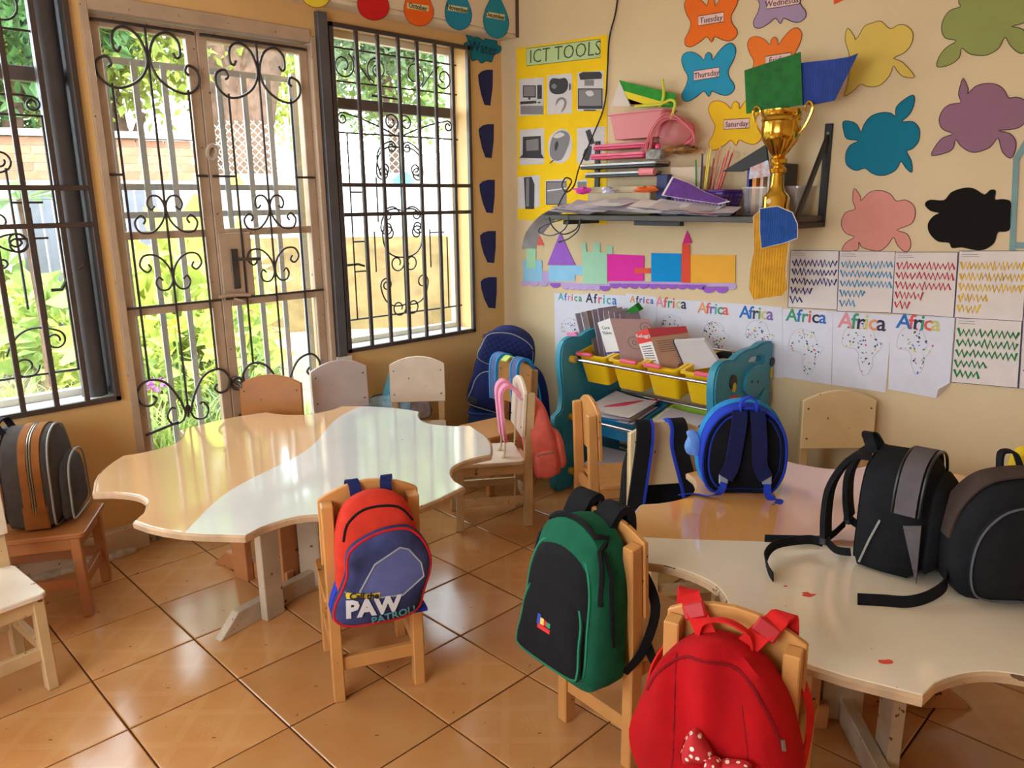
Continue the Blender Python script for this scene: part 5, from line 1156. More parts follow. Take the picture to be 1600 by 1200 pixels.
PC = [((1087, 243), (40, 140, 60), 'green'), ((1098, 233), (24, 40, 60), 'navy'), ((1108, 230), (214, 190, 50), 'yellow'), ((1117, 240), (150, 70, 40), 'brown'), ((1126, 227), (206, 110, 70), 'tan'), ((1134, 238), (196, 120, 90), 'beige'), ((1141, 228), (226, 90, 90), 'pink'), ((1147, 232), (190, 40, 36), 'red'), ((1112, 224), (224, 206, 80), 'pale yellow')]
for (u, v), c, nm in PC:
    p = bw(u, v, -.12); q = Vector((cx+(p.x-cx)*.45-.02, -.12, SZ+.03)); d = (p-q).normalized()
    o = thing('pencil', nm+' pencil standing in the purple basket', 'pencil', (0, 0, 0))
    MB().tube([q, p-d*.02], .0042, 6).build('shaft', mat('pencil_'+nm.replace(' ', '_'), c, .4), o)
    MB().tube([p-d*.02, p], [.0042, .0006], 6).build('tip', mat('pencil_wood', (214, 170, 120), .8), o)
P = [bw(u, v, -.16) for u, v in ((1128, 268), (1197, 225), (1200, 252), (1160, 268))]
tag(MB().prism(P, (0, .012, 0)).build('ring_binder', mat('black_binder', (26, 24, 26), .5), bevel=.002), 'black binder leaning behind the trophy', 'binder')
# ---- clear box with books
M_clear = glass_mat('clear_plastic', (.96, .97, .98), .08, .05, .16, (220, 210, 205))
ct = tub('clear_box', 'clear plastic box of books at the right end of the shelf', 'box', (1.81, -.09, SZ+.001), .28, .15, .25, .13, .125, M_clear, 0, .008, .002)
BK = [(-.115, .012, .205, (44, 60, 150), 'blue'), (-.085, .02, .22, (240, 150, 60), 'orange'), (-.05, .014, .19, (230, 190, 160), 'peach'), (-.02, .01, .21, (214, 206, 200), 'grey'), (.005, .008, .225, (110, 84, 70), 'brown'), (.03, .01, .22, (220, 210, 196), 'cream'), (.055, .008, .215, (60, 52, 50), 'black')]
for x, w0, h0, c, nm in BK:
    o = thing('picture_book', nm+' book standing in the clear box on the shelf', 'book', (1.81+x, -.09, SZ+.006), random.uniform(-.05, .05))
    MB().box2((-w0/2, -.055, 0), (w0/2, .055, h0)).build('cover', mat('book_'+nm, c, .5, noise=.4, nscale=12), o, bevel=.001)
    MB().box2((-w0/2+.0015, -.052, .002), (w0/2-.0015, .0555, h0+.0005)).build('pages', paper((232, 224, 208)), o)
P = [bw(u, v, -.175) for u, v in ((1172, 262), (1200, 250), (1204, 275), (1170, 280))]
tag(MB().prism(P, (0, .002, 0)).build('picture_card', mat('floral_card', (190, 214, 230), .6, noise=.8, nscale=40, dark=(206, 110, 80))), 'blue and orange patterned card beside the basket', 'card')
# ---- golden trophy
GOLD = mat('polished_gold', (224, 178, 70), .16, metal=1.0)
tp = bw(1212, 318, -.22)
s = .00112
t = thing('trophy_cup', 'polished golden two-handled trophy cup on the shelf', 'trophy', (tp.x, -.22, SZ+.014))
k = ((Vector((tp.x, -.22, SZ))-CAM).dot(FW))/FPX     # metres for each measured pixel
def pr(L): return [(r*k, (318-v)*k) for r, v in L]
MB().lathe(pr([(22, 318), (22, 313), (20, 310), (20, 294), (18, 291), (13, 286), (10, 275), (9, 262), (8, 258)]), 24).build('pedestal', GOLD, t, smooth=.7)
MB().lathe(pr([(8, 259), (12, 257), (13, 252), (9, 249), (8, 246), (12, 243), (13, 238), (9, 234), (7, 232)]), 24).build('knop', GOLD, t, smooth=.7)
prof = pr([(6, 236), (12, 229), (20, 217), (25, 209)]); V = []; F = []; nn = 48
for r, z in prof: V += [((r*(1+.05*(j % 2)))*math.cos(2*PI*j/nn), (r*(1+.05*(j % 2)))*math.sin(2*PI*j/nn), z) for j in range(nn)]
for i in range(3): F += [(i*nn+j, i*nn+(j+1) % nn, (i+1)*nn+(j+1) % nn, (i+1)*nn+j) for j in range(nn)]
MB().add(V, F).build('fluted_cup', GOLD, t, smooth=.4)
MB().lathe(pr([(25, 210), (28, 205), (29, 195), (28, 183), (30, 181), (29, 178), (28, 176), (30, 174), (31, 166), (29, 166), (28, 172), (25, 184), (25, 200)]), 32).build('bowl', GOLD, t, smooth=.7)
for sg in (-1, 1):
    P = [(sg*24*k, 0, (318-205)*k), (sg*34*k, 0, (318-196)*k), (sg*43*k, 0, (318-180)*k), (sg*47*k, 0, (318-165)*k), (sg*42*k, 0, (318-158)*k), (sg*36*k, 0, (318-163)*k), (sg*39*k, 0, (318-171)*k)]
    MB().tube(crom(P, 5), [.0035+.003*math.sin(PI*i/30) for i in range(31)], 6).build('handle', GOLD, t, smooth=True)
MB().lathe([(.011, 0), (.011, .001)], 20).build('medallion', mat('engraved_disc', (200, 176, 130), .3, metal=.6), t).matrix_local = Matrix.Translation((-.004, -20*k-.0005, (318-300)*k)) @ Matrix.Rotation(PI/2, 4, 'X')
# ---- painted quadrilaterals standing behind the trophy
P = [bw(u, v, -.215) for u, v in ((1163, 110), (1251, 81), (1254, 164), (1228, 168), (1222, 196), (1204, 196), (1198, 172), (1166, 178))]
tag(MB().prism(P, (0, .0015, 0)).build('painted_sheet', mat('dark_green_crayon', (18, 112, 36), .75, noise=.4, nscale=25)), 'dark green painted paper standing behind the trophy', 'painting')
P = [bw(u, v, -.205) for u, v in ((1252, 98), (1300, 93), (1326, 89), (1341, 83), (1322, 122), (1304, 157), (1275, 163), (1234, 166), (1228, 196), (1212, 196))]
o = tag(MB().prism(P, (0, .0015, 0)).build('painted_sheet', mat('royal_blue_crayon', (24, 60, 148), .75, noise=.35, nscale=20, wave=.3, wscale=30)), 'royal blue painted paper fanning out right of the trophy', 'painting')
# ---- black cable from the ceiling, coiling over the shelf end
P = [bw(968, -30, -.01), bw(962, 18, -.01), bw(952, 60, -.01), bw(949, 110, -.01), bw(944, 165, -.012), bw(925, 215, -.03), bw(905, 262, -.10), bw(897, 290, -.2), bw(885, 300, -.25), bw(878, 290, -.24), bw(884, 278, -.22), bw(893, 284, -.2), bw(880, 306, -.27), bw(872, 322, -.31)]
c0 = tag(MB().tube(crom(P, 6), .0042, 6).build('power_cable', BLKP, smooth=True), 'black cable running down the wall and looping off the shelf', 'cable')
P = [bw(878, 343, -.31), bw(850, 352, -.33), bw(842, 362, -.33), bw(860, 368, -.34), bw(880, 360, -.34), bw(888, 345, -.33), bw(886, 335, -.31)]
MB().tube(crom(P, 6), .0036, 6).build('cable_loop', BLKP, c0, smooth=True)
P = [bw(906, 343, -.31), bw(900, 358, -.33), bw(880, 366, -.335), bw(864, 355, -.33), bw(858, 340, -.31)]
MB().tube(crom(P, 6), .0036, 6).build('cable_loop', BLKP, c0, smooth=True)
P = [bw(907, 342, -.31), bw(903, 360, -.33), bw(888, 373, -.335), bw(873, 378, -.335)]
MB().tube(crom(P, 6), [.0036]*16+[.006]*3, 6).build('cable_end', BLKP, c0, smooth=True)
# ================================================================== blue animal-shaped toy rack
M_rk = plastic('teal_blue_plastic', (52, 142, 168), .4, noise=.08, nscale=12); M_ycap = plastic('mustard_cap', (206, 164, 50), .4); M_chr = mat('chrome_rod', (214, 214, 216), .15, metal=1.)
M_ybin = plastic('yellow_bin', (238, 190, 20), .3); M_bbin = plastic('bright_blue_bin', (36, 140, 196), .3); M_gbin = plastic('lime_green_bin', (164, 204, 70), .3); M_pclip = plastic('pink_clip', (232, 96, 116), .35)
RX0, RX1 = .93, 1.765
rk = thing('toy_rack', 'teal plastic toy rack with animal-head ends and steel rods', 'rack', ((RX0+RX1)/2, -.27, 0))
head = [(320, 470), (314, 400), (325, 290), (350, 222), (400, 182), (450, 180), (485, 148), (540, 112), (600, 95), (640, 66), (700, 55), (750, 85), (770, 150), (763, 212), (735, 262), (722, 310)]
H = [on(0, RX1+.035, 1040+u/4.285, 520+v/4.285) for u, v in head]
yf = H[0].y; yb = H[-1].y
prof = [(p.y, p.z) for p in H]
prof = [(yf+.0, .60)] + prof[1:] + [(yb, .55), (yb+.005, .42), (yb+.02, .38), (yb-.01, .33), (yb-.01, .2), (yb+.03, .14), (yb+.035, .04), (yb+.0, 0), (yb-.08, 0), (yb-.10, .04), (yf+.13, .05), (yf+.10, 0), (yf-.0, 0), (yf-.05, .03), (yf-.05, .12), (yf+.0, .19), (yf+.015, .27), (yf-.01, .34), (yf-.045, .37), (yf-.045, .42), (yf+.0, .45), (yf+.01, .54)]
prof = [(min(p.x, -.02), max(p.y, 0)) for p in crom([(a, b, 0) for a, b in prof], 3, True)]
cyh = (yf+yb)/2; top = [on(0, RX1+.035, 1040+u/4.285, 520+v/4.285) for u, v in ((540, 200), (565, 165), (620, 150), (648, 165), (640, 195), (590, 200))]
hole = [(p.y, p.z) for p in crom([(p.y, p.z, 0) for p in top], 3, True)] if False else [(p.y, p.z) for p in top]
def panel(x0, x1):
    bm = bmesh.new()
    vo = [bm.verts.new((x0, y, z)) for y, z in prof]; vh = [bm.verts.new((x0, y, z)) for y, z in hole]
    e = [bm.edges.new((vo[i], vo[(i+1) % len(vo)])) for i in range(len(vo))] + [bm.edges.new((vh[i], vh[(i+1) % len(vh)])) for i in range(len(vh))]
    bmesh.ops.triangle_fill(bm, edges=e, use_beauty=True)
    r = bmesh.ops.extrude_face_region(bm, geom=bm.faces[:]); bmesh.ops.translate(bm, verts=[v for v in r['geom'] if isinstance(v, bmesh.types.BMVert)], vec=(x1-x0, 0, 0))
    bmesh.ops.recalc_face_normals(bm, faces=bm.faces)
    bmesh.ops.bevel(bm, geom=[ed for ed in bm.edges if len(ed.link_faces) == 2 and ed.calc_face_angle(0) > 1.0], offset=.008, segments=2, affect='EDGES')
    me = bpy.data.meshes.new('end_panel'); bm.to_mesh(me); bm.free(); me.materials.append(M_rk)
    for p in me.polygons: p.use_smooth = True
    try: me.set_sharp_from_angle(angle=.7)
    except Exception: pass
    o = bpy.data.objects.new('end_panel', me); COL.objects.link(o); o.parent = rk; o.location = -Vector(rk.location); return o
p0 = panel(RX0-.045, RX0); p1 = panel(RX1, RX1+.045)
def disc(u, v, ry, rz, m, name, th=.004, x=RX1+.046):
    p = on(0, x, u, v); o = MB().prism([(x-.004, p.y+ry*math.cos(a), p.z+rz*math.sin(a)) for a in [i*PI/8 for i in range(16)]], (th+.004, 0, 0)).build(name, m, p1, bevel=.001); return o
E1 = lambda u, v: (1040+u/4.285, 520+v/4.285)
disc(*E1(452, 330), .030, .034, mat('dark_eye', (40, 30, 26), .4), 'eye'); disc(*E1(455, 365), .014, .022, plastic('yellow_eye', (214, 180, 60)), 'eye_mark', .006)
disc(*E1(712, 195), .022, .022, mat('dark_eye', (40, 30, 26), .4), 'eye'); disc(*E1(705, 270), .010, .026, plastic('yellow_eye', (214, 180, 60)), 'eye_mark', .006)
disc(*E1(455, 445), .04, .018, plastic('red_cheek', (214, 50, 50)), 'cheek'); disc(*E1(590, 320), .10, .075, M_rk, 'muzzle', .014)
disc(*E1(655, 430), .05, .045, M_rk, 'muzzle_lower', .012)
for u in (560, 600): disc(*E1(u, 325), .008, .006, mat('dark_eye', (40, 30, 26), .4), 'nostril', .016)
for z, yy in ((.71, -.462), (.40, -.462), (.10, -.462), (.80, -.15), (.49, -.15), (.19, -.15)):
    MB().tube([(RX0-.02-rk.location.x, yy+.27, z), (RX1+.02-rk.location.x, yy+.27, z)], .0085, 10).build('rod', M_chr, rk, smooth=True)
    if yy < -.3: MB().tube([(RX0-.005-rk.location.x, yy+.27, z), (RX0+.03-rk.location.x, yy+.27, z)], .019, 12).build('rod_cap', M_ycap, rk, smooth=.6)
# bins
def bin_(label, x, z, w, m, clip=None, h=.135):
    t = tub('storage_bin', label, 'bin', (x, -.262, z), w-.03, .26, w-.055, .21, h, m, 0, .014, .004, tilt=.2)
    return t
xs = [RX0+.10+i*.209 for i in range(4)]
for i, x in enumerate(xs):
    t = bin_('yellow bin on the top tier of the toy rack, %s' % ('full of grey folders', 'holding the white cereal box', 'holding the red cereal box', 'holding the grey notebook')[i], x, .60, .205, M_ybin, h=.165)
    o = MB().box2((-.015 if i % 2 else -.085, -.155, .162), (.085 if i % 2 else .015, -.132, .180)).build('pink_clip', M_pclip, t, bevel=.005)
b2 = bin_('wide blue bin of papers on the middle tier of the toy rack', RX0+.215, .32, .37, M_bbin)
MB().tube([(-.15, -.145, .142), (.02, -.02, .165), (.13, .12, .150)], .013, 6).build('pink_handle', plastic('crimson_handle', (206, 50, 84)), b2, smooth=True)
bin_('lime green bin of papers on the middle tier of the toy rack', RX0+.58, .32, .30, M_gbin, h=.145)
bin_('blue bin of papers on the bottom tier of the toy rack, left', RX0+.215, .02, .37, M_bbin, h=.12)
bin_('blue bin on the bottom tier of the toy rack, right', RX0+.62, .02, .37, M_bbin, h=.12)
def flat_pile(label, x, y, z, w, d, n, grp, rx=.27):
    for i in range(n):
        o = sheet('worksheet', label, (x+random.uniform(-.02, .02), y, z+.006*i), w, d, random.uniform(-.15, .15), random.choice(M_ws), random.uniform(.002, .008), random.uniform(-.05, .05), grp); o.rotation_euler[0] = rx*.8
flat_pile('worksheet lying in the wide blue middle bin', RX0+.22, -.32, .44, .28, .22, 7, 'worksheets in the blue middle bin')
flat_pile('worksheet lying in the lime green bin', RX0+.58, -.32, .435, .22, .20, 5, 'worksheets in the green bin')
flat_pile('worksheet heaped in the bottom blue bin', RX0+.22, -.33, .125, .28, .22, 8, 'worksheets in the bottom bin')
# top-tier contents
random.seed(8)
for i in range(9):
    c = random.choice([(186, 168, 176), (168, 152, 168), (206, 200, 206), (150, 130, 120), (196, 206, 200)])
    u = 900+i*7.5
    a0 = bw(u+16, 565, -.33); b0 = bw(u-2+i*1.2, 482+abs(i-4)*2, -.25)
    d = (b0-a0); P = [a0+Vector((0, .0, 0)), a0+Vector((.008, .19, .03)), b0+Vector((.01, .15, .0)), b0]
    tag(MB().prism(P, (.004, 0, .001)).build('paper_folder', mat('folder_%d' % i, c, .8, noise=.1)), ('tall lilac-grey folder leaning in the first yellow bin'), 'folder', 'folders in the first yellow bin')
o = tag(MB().prism([bw(884, 521, -.34), bw(898, 519, -.34), bw(916, 544, -.34), bw(904, 550, -.34)], (0, .02, 0)).build('pink_ruler', plastic('pink_strip', (240, 130, 170))), 'pink plastic strip sticking out at the rack\'s left end', 'ruler')
tag(MB().prism([bw(u, v, -.17) for u, v in ((975, 488), (992, 476), (1000, 486), (978, 492))], (0, .03, .01)).build('green_leaf_paper', paper((40, 120, 40))), 'scrap of green paper between the folders and boxes', 'paper')
def carton(name, label, p_bl, p_br, p_tr, p_tl, y, depth, m, cat='box'):
    """carton: front quad measured on plane y, extruded by depth vector"""
    Q = [bw(*p, y) for p in (p_bl, p_br, p_tr, p_tl)]
    t = thing(name, label, cat, Q[0]); L0 = [q-Q[0] for q in Q]
    MB().prism(L0, depth).build('carton', m, t, bevel=.001); return t, L0
M_rings = mat('mauve_cardboard', (176, 140, 136), .85, noise=.08)
# white and blue carton, narrow side towards the room, broad mauve-brown side behind
t, L0 = carton('cereal_box', 'white cereal carton with blue foot and brown side, in second bin', (952, 566), (973, 566), (953, 497), (934, 504), -.345, (.17, .10, .0), M_rings)
n_ = Vector((0, -.001, 0))
MB().prism([p+n_ for p in L0], (0, -.001, 0)).build('front_print', mat('white_carton_print', (226, 222, 220), .6), t)
def quadpt(L, s, r): return (L[0]*(1-s)+L[1]*s)*(1-r)+(L[3]*(1-s)+L[2]*s)*r
MB().prism([quadpt(L0, *a)+n_*2.2 for a in ((0, .0), (1, .0), (1, .2), (0, .2))], (0, -.0006, 0)).build('blue_print', mat('light_blue_print', (130, 190, 226), .6), t)
MB().prism([quadpt(L0, *a)+n_*2.2 for a in ((0, .2), (1, .2), (1, .25), (0, .25))], (0, -.0006, 0)).build('navy_band', mat('navy_print', (60, 70, 140), .6), t)
ux = (L0[1]-L0[0]).normalized(); uy = (L0[3]-L0[0]).normalized()
for tx, r_, sz in (('Corn', .82, .024), ('Flakes', .70, .024)): text_mesh(tx, sz, t, mat('grey_print2', (90, 84, 90), .7), quadpt(L0, .5, r_)+n_*2.5, ux, uy, (0, -1, 0))
sd = Vector((.17, .10, 0)); nn_ = sd.cross(uy).normalized()
if nn_.y > 0: nn_ = -nn_
for c_, r_ in (((.45, .45), .032), ((.45, .45), .010), ((.85, .80), .028), ((.85, .80), .008), ((.85, .15), .03), ((.85, .15), .012)):
    o_ = L0[1] + sd*c_[0] + (L0[2]-L0[1])*c_[1] + nn_*.001
    MB().tube([o_ + sd.normalized()*r_*math.cos(a) + uy*r_*math.sin(a) for a in [i*PI/10 for i in range(20)]], .0009, 4, True).build('ring_print', mat('dark_ring_print', (80, 50, 60), .8), t)
# red cereal carton
t, L0 = carton('cereal_box', 'red and white cereal carton with brown side, in third bin', (1013, 580), (1036, 585), (1012, 513), (993, 521), -.355, (.15, .10, .015), mat('brown_carton_print', (168, 124, 96), .75, noise=.08))
ux = (L0[1]-L0[0]).normalized(); uy = (L0[3]-L0[0]).normalized(); sd = Vector((.15, .10, .015)); nn_ = sd.cross(uy).normalized()
if nn_.y > 0: nn_ = -nn_
MB().prism([p+n_ for p in L0], (0, -.001, 0)).build('front_print', mat('white_carton_print', (226, 222, 220), .6), t)
MB().prism([quadpt(L0, *a)+n_*2.2 for a in ((0, .72), (1, .72), (1, 1), (0, 1))], (0, -.0006, 0)).build('red_print', mat('red_carton_print', (222, 52, 40), .6), t)
text_mesh("Kellogg's", .024, t, mat('white_print', (206, 202, 204), .7), quadpt(L0, .5, .88)+n_*3, (ux+uy*.15), uy, (0, -1, 0), shear=.2, bold=.0006)
for i in range(7): MB().prism([quadpt(L0, *a)+n_*2.2 for a in ((.12, .62-.055*i), (.85, .62-.055*i), (.85, .64-.055*i), (.12, .64-.055*i))], (0, -.0004, 0)).build('text_line', mat('grey_print2', (90, 84, 90), .7), t)
sp = lambda s, r: L0[1] + sd*s + (L0[2]-L0[1])*r + nn_*.0012
MB().prism([sp(*a) for a in ((0, .80), (1, .86), (1, 1), (0, 1))], nn_*.0006).build('red_print', mat('dark_red_print', (166, 30, 34), .6), t)
for i in range(6): MB().prism([sp(*a) for a in ((.12, .70-.045*i), (.92, .74-.045*i), (.92, .752-.045*i), (.12, .712-.045*i))], nn_*.0004).build('text_line', mat('brown_print2', (90, 60, 46), .7), t)
for i in range(5): MB().prism([sp(*a) for a in ((.5, .40-.05*i), (.86, .42-.05*i), (.86, .432-.05*i), (.5, .412-.05*i))], nn_*.0004).build('text_line', mat('brown_print2', (90, 60, 46), .7), t)
o_ = sp(.62, .10); MB().prism([o_ + sd.normalized()*.034*math.cos(a) + uy*.034*math.sin(a) for a in [i*PI/10 for i in range(20)]], nn_*.0006).build('biscuit_print', mat('biscuit_brown', (120, 50, 24), .7, noise=.6, nscale=60), t)
t, L0 = carton('notebook', 'grey notebook lying slanted in the fourth yellow bin', (1072, 580), (1126, 572), (1100, 532), (1052, 534), -.33, (.0, .012, .012), paper((190, 180, 178)), 'notebook')
MB().prism([L0[0]+Vector((-.003, -.002, 0)), L0[0]+Vector((.004, -.002, 0)), L0[3]+Vector((.004, -.002, 0)), L0[3]+Vector((-.003, -.002, 0))], (0, .016, .012)).build('spine', mat('black_spine', (40, 38, 44), .6), t)
tag(MB().tube(crom([bw(1108, 572, -.28), bw(1116, 560, -.28), bw(1128, 554, -.26), bw(1142, 556, -.25)], 4), .016, 8).build('black_pouch', BLK, smooth=True), 'black soft strap bundle behind the notebook', 'strap')
# ================================================================== paper work on the walls
N_ = Vector((0, -1, 0)); XR = Vector((1, 0, 0)); ZU = Vector((0, 0, 1))
INK = mat('black_ink', (30, 26, 30), .8)
def cut(name, label, cat, P, rgb, off=.002, n=3, ink=None, parent=None, th=.0012, m=None, lab=True):
    """paper cut-out on the back wall, outline measured in the photograph"""
    Q = [bw(u, v, -off) for u, v in P]
    if n > 1: Q = crom(Q, n, True)
    o = MB().prism(Q, (0, -th, 0)).build(name, m or paper(rgb), parent)
    if parent is None: tag(o, label, cat)
    if ink: MB().tube([q+Vector((0, -th, 0)) for q in Q], .0016, 4, True).build('ink_outline', mat('ink_%d_%d_%d' % ink, ink, .8), o)
    return o
def word(parent, t, u, v, size, m=INK, off=.004, slope=None, **k):
    a = bw(u, v, -off); X = XR if slope is None else (bw(u+20, v+20*slope, -off)-a)
    Z = Vector((-X.normalized().z, 0, X.normalized().x))
    return text_mesh(t, size, parent, m, a, X, Z, N_, **k)
cr = lambda P, s, ox, oy: [(ox+u/s, oy+v/s) for u, v in P]
# ---- weekday butterflies
BF = [(75, 470), (95, 420), (150, 405), (210, 430), (250, 470), (262, 430), (285, 410), (310, 430), (318, 470), (360, 410), (420, 350), (470, 340), (500, 390), (480, 470), (440, 550), (450, 610), (485, 660), (480, 710), (430, 745), (370, 735), (312, 712), (288, 755), (250, 712), (200, 750), (130, 790), (85, 780), (80, 730), (110, 670), (125, 600), (95, 540)]
for day, ox, oy, c, tu, tv, ink in (('Tuesday', 22, -425, (240, 112, 36), 1111, 29, (120, 60, 20)), ('Wednesday', 560, -570, (168, 142, 172), 1224, 2, (60, 40, 60)), ('Thursday', 0, 0, (46, 150, 186), 1104, 115, (16, 56, 76)), ('Friday', 515, -120, (242, 122, 46), 1216, 92, (150, 70, 30)), ('Saturday', 212, 382, (246, 196, 40), 1151, 193, (180, 90, 20))):
    o = cut('paper_butterfly', '%s paper butterfly reading %s on the back wall' % ({'Tuesday': 'orange', 'Wednesday': 'lilac', 'Thursday': 'teal blue', 'Friday': 'half-hidden orange', 'Saturday': 'yellow'}[day], day), 'wall decoration', cr([(a+ox, b+oy) for a, b in BF], 5, 1050, 0), c, .003 if day != 'Friday' else .0022, 3, ink)
    s = -.16 if day != 'Saturday' else -.06
    hw = 20 if day != 'Wednesday' else 26
    cut('name_strip', '', '', [(tu-hw, tv+8-s*-hw*1 if False else tv+8-s*hw), (tu+hw, tv+8+s*hw), (tu+hw, tv-7+s*hw), (tu-hw, tv-7-s*hw)], (238, 196, 186), .0045, 1, (90, 60, 60), o, .0006)
    word(o, day, tu, tv+1, .036 if day != 'Saturday' else .034, mat('dark_marker', (60, 46, 70), .8), .0055, s)
# ---- coloured fruit-blossom shapes
FS = [('teal blue blossom-shaped paper cut-out beside the shelf bracket', (24, 118, 144), 4.286, 1300, 120, [(75, 300), (130, 300), (170, 325), (195, 370), (215, 320), (260, 265), (330, 240), (390, 243), (425, 262), (430, 205), (480, 155), (545, 122), (550, 180), (520, 250), (470, 300), (540, 300), (585, 350), (580, 430), (540, 480), (500, 500), (530, 560), (535, 640), (495, 610), (462, 565), (430, 620), (370, 655), (310, 660), (260, 640), (220, 612), (160, 628), (100, 590), (92, 520), (120, 460), (175, 428), (100, 415), (78, 360)]),
 ('mauve blossom-shaped paper cut-out near the right frame edge', (150, 108, 128), 4.286, 1300, 120, [(880, 10), (912, 80), (908, 115), (960, 65), (1030, 45), (1100, 52), (1150, 85), (1182, 140), (1230, 137), (1286, 155), (1330, 230), (1286, 315), (1220, 350), (1115, 360), (1190, 380), (1230, 430), (1225, 500), (1195, 545), (1140, 500), (1112, 410), (1060, 470), (980, 503), (920, 500), (860, 460), (828, 420), (810, 480), (760, 510), (668, 527), (690, 470), (740, 410), (808, 382), (740, 350), (718, 290), (740, 225), (790, 185), (862, 172), (848, 120), (860, 60)]),
 ('pink blossom-shaped paper cut-out above the crayon sheets', (222, 148, 136), 4.286, 1300, 120, [(148, 748), (190, 800), (195, 830), (250, 775), (320, 760), (390, 785), (430, 832), (490, 825), (545, 860), (558, 920), (530, 985), (435, 1025), (500, 1050), (525, 1100), (522, 1150), (490, 1172), (440, 1130), (412, 1075), (370, 1130), (320, 1165), (260, 1160), (200, 1140), (180, 1105), (170, 1160), (70, 1165), (95, 1110), (150, 1072), (90, 1045), (62, 980), (90, 910), (155, 885), (140, 830)]),
 ('black blossom-shaped paper cut-out above the yellow crayon sheet', (24, 18, 16), 4.286, 1300, 120, [(625, 852), (660, 825), (750, 828), (800, 775), (880, 747), (950, 750), (1020, 790), (1060, 760), (1095, 765), (1090, 822), (1150, 822), (1200, 850), (1195, 1005), (1160, 1035), (1110, 1040), (1085, 1110), (1030, 1150), (970, 1160), (870, 1140), (805, 1145), (785, 1110), (710, 1100), (655, 1045), (645, 985), (680, 935), (720, 912), (660, 895)]),
 ('pale yellow blossom-shaped paper cut-out right of the blue painting', (224, 190, 92), 5.333, 1300, 0, [(130, 235), (185, 300), (195, 330), (230, 290), (270, 220), (340, 190), (410, 178), (485, 240), (560, 205), (630, 220), (675, 280), (660, 370), (600, 440), (515, 485), (590, 520), (690, 640), (600, 640), (550, 600), (512, 550), (480, 630), (400, 710), (300, 722), (240, 700), (170, 760), (100, 800), (130, 700), (150, 560), (140, 440), (110, 330)]),
 ('sage green blossom-shaped paper cut-out in the top right corner', (150, 156, 90), 5.333, 1300, 0, [(1100, -120), (1200, -180), (1400, -190), (1560, -120), (1640, 20), (1680, 120), (1600, 190), (1500, 220), (1590, 245), (1640, 330), (1600, 440), (1540, 430), (1480, 370), (1440, 310), (1390, 400), (1300, 455), (1220, 462), (1140, 445), (1080, 400), (1060, 480), (980, 540), (878, 557), (890, 480), (950, 400), (1035, 340), (950, 320), (915, 260), (925, 170), (980, 90), (1070, 55), (1055, 10)])]
for lb, c, s, ox, oy, P in FS: cut('paper_blossom', lb, 'wall decoration', cr(P, s, ox, oy), c, .002, 3, tuple(int(x*.6) for x in c))
cut('paper_scrap', 'corner of a red paper cut-out at the top edge', 'wall decoration', [(1303, -20), (1303, 7), (1319, 0), (1335, -20)], (226, 90, 50), .002, 1)
ho = cut('paper_house', 'grey-blue paper house outline at the right frame edge', 'wall decoration', [(1583, 248), (1593, 248), (1586, 392), (1577, 392)], (128, 160, 160), .003, 1)
for P in ([(1583, 248), (1640, 150), (1650, 156), (1593, 250)], [(1586, 378), (1650, 381), (1650, 390), (1586, 388)]): cut('strip', '', '', P, (128, 160, 160), .003, 1, None, ho)
# ---- ICT TOOLS poster
pz = cut('ict_poster', 'yellow poster titled ICT TOOLS with nine grey pictures', 'poster', [(807, 76), (949, 54), (948, 351), (809, 343)], (250, 204, 30), .0015, 1)
cut('title_strip', '', '', [(822, 76), (938, 61), (938, 90), (823, 103)], (190, 212, 150), .003, 1, (90, 100, 70), pz, .0006)
word(pz, 'ICT TOOLS', 881, 83, .105, mat('grey_marker', (70, 72, 66), .8), .004, -.13, space=1.0, bold=-.0012)
GR = {'l': paper((214, 206, 206)), 'd': mat('print_dark', (54, 52, 56), .7), 'm': mat('print_mid', (130, 124, 126), .7), 'w': paper((236, 230, 228))}
pc = lambda u, v: (800+u/3.75, 40+v/3.75)
def pic(bg, parts, shape=None):
    P = [pc(*p) for p in (shape or [(bg[0], bg[1]), (bg[2], bg[1]-12), (bg[2], bg[3]-8), (bg[0], bg[3])])]
    o = cut('picture', '', '', P, (214, 206, 206), .003, 1 if shape is None else 3, None, pz, .0006)
    for k, q in enumerate(parts): cut('printed_shape', '', '', [pc(*p) for p in q[1]], (0, 0, 0), .0042+.0007*k, q[2] if len(q) > 2 else 1, None, o, .0004, GR[q[0]])
rc = lambda a, b, c, d: [(a, b), (c, b), (c, d), (a, d)]
pic((42, 315, 185, 530), [('d', rc(64, 350, 140, 422)), ('m', rc(70, 355, 134, 414)), ('d', rc(96, 422, 108, 434)), ('d', rc(148, 348, 174, 430)), ('d', [(50, 445), (140, 440), (145, 455), (46, 462)]), ('m', rc(50, 470, 180, 520)), ('d', [(150, 448), (165, 445), (168, 455), (152, 455)])])
pic((208, 292, 352, 522), [('d', [(220, 330), (240, 308), (280, 312), (310, 306), (328, 330), (325, 370), (300, 398), (250, 402), (222, 380)], 2), ('m', [(230, 355), (248, 340), (262, 355), (248, 372)], 3), ('d', rc(335, 340, 343, 378)), ('m', [(255, 470), (265, 430), (300, 420), (318, 450), (305, 490), (285, 508), (300, 480), (308, 450), (295, 432), (272, 440)], 2)])
pic((384, 275, 536, 502), [('d', [(392, 285), (415, 272), (515, 270), (528, 285), (524, 312), (400, 318)]), ('m', rc(425, 318, 480, 352)), ('d', rc(386, 368, 530, 488)), ('m', rc(392, 374, 524, 470)), ('l', [(430, 390), (465, 380), (480, 405), (450, 415)], 2), ('d', rc(420, 492, 490, 500))])
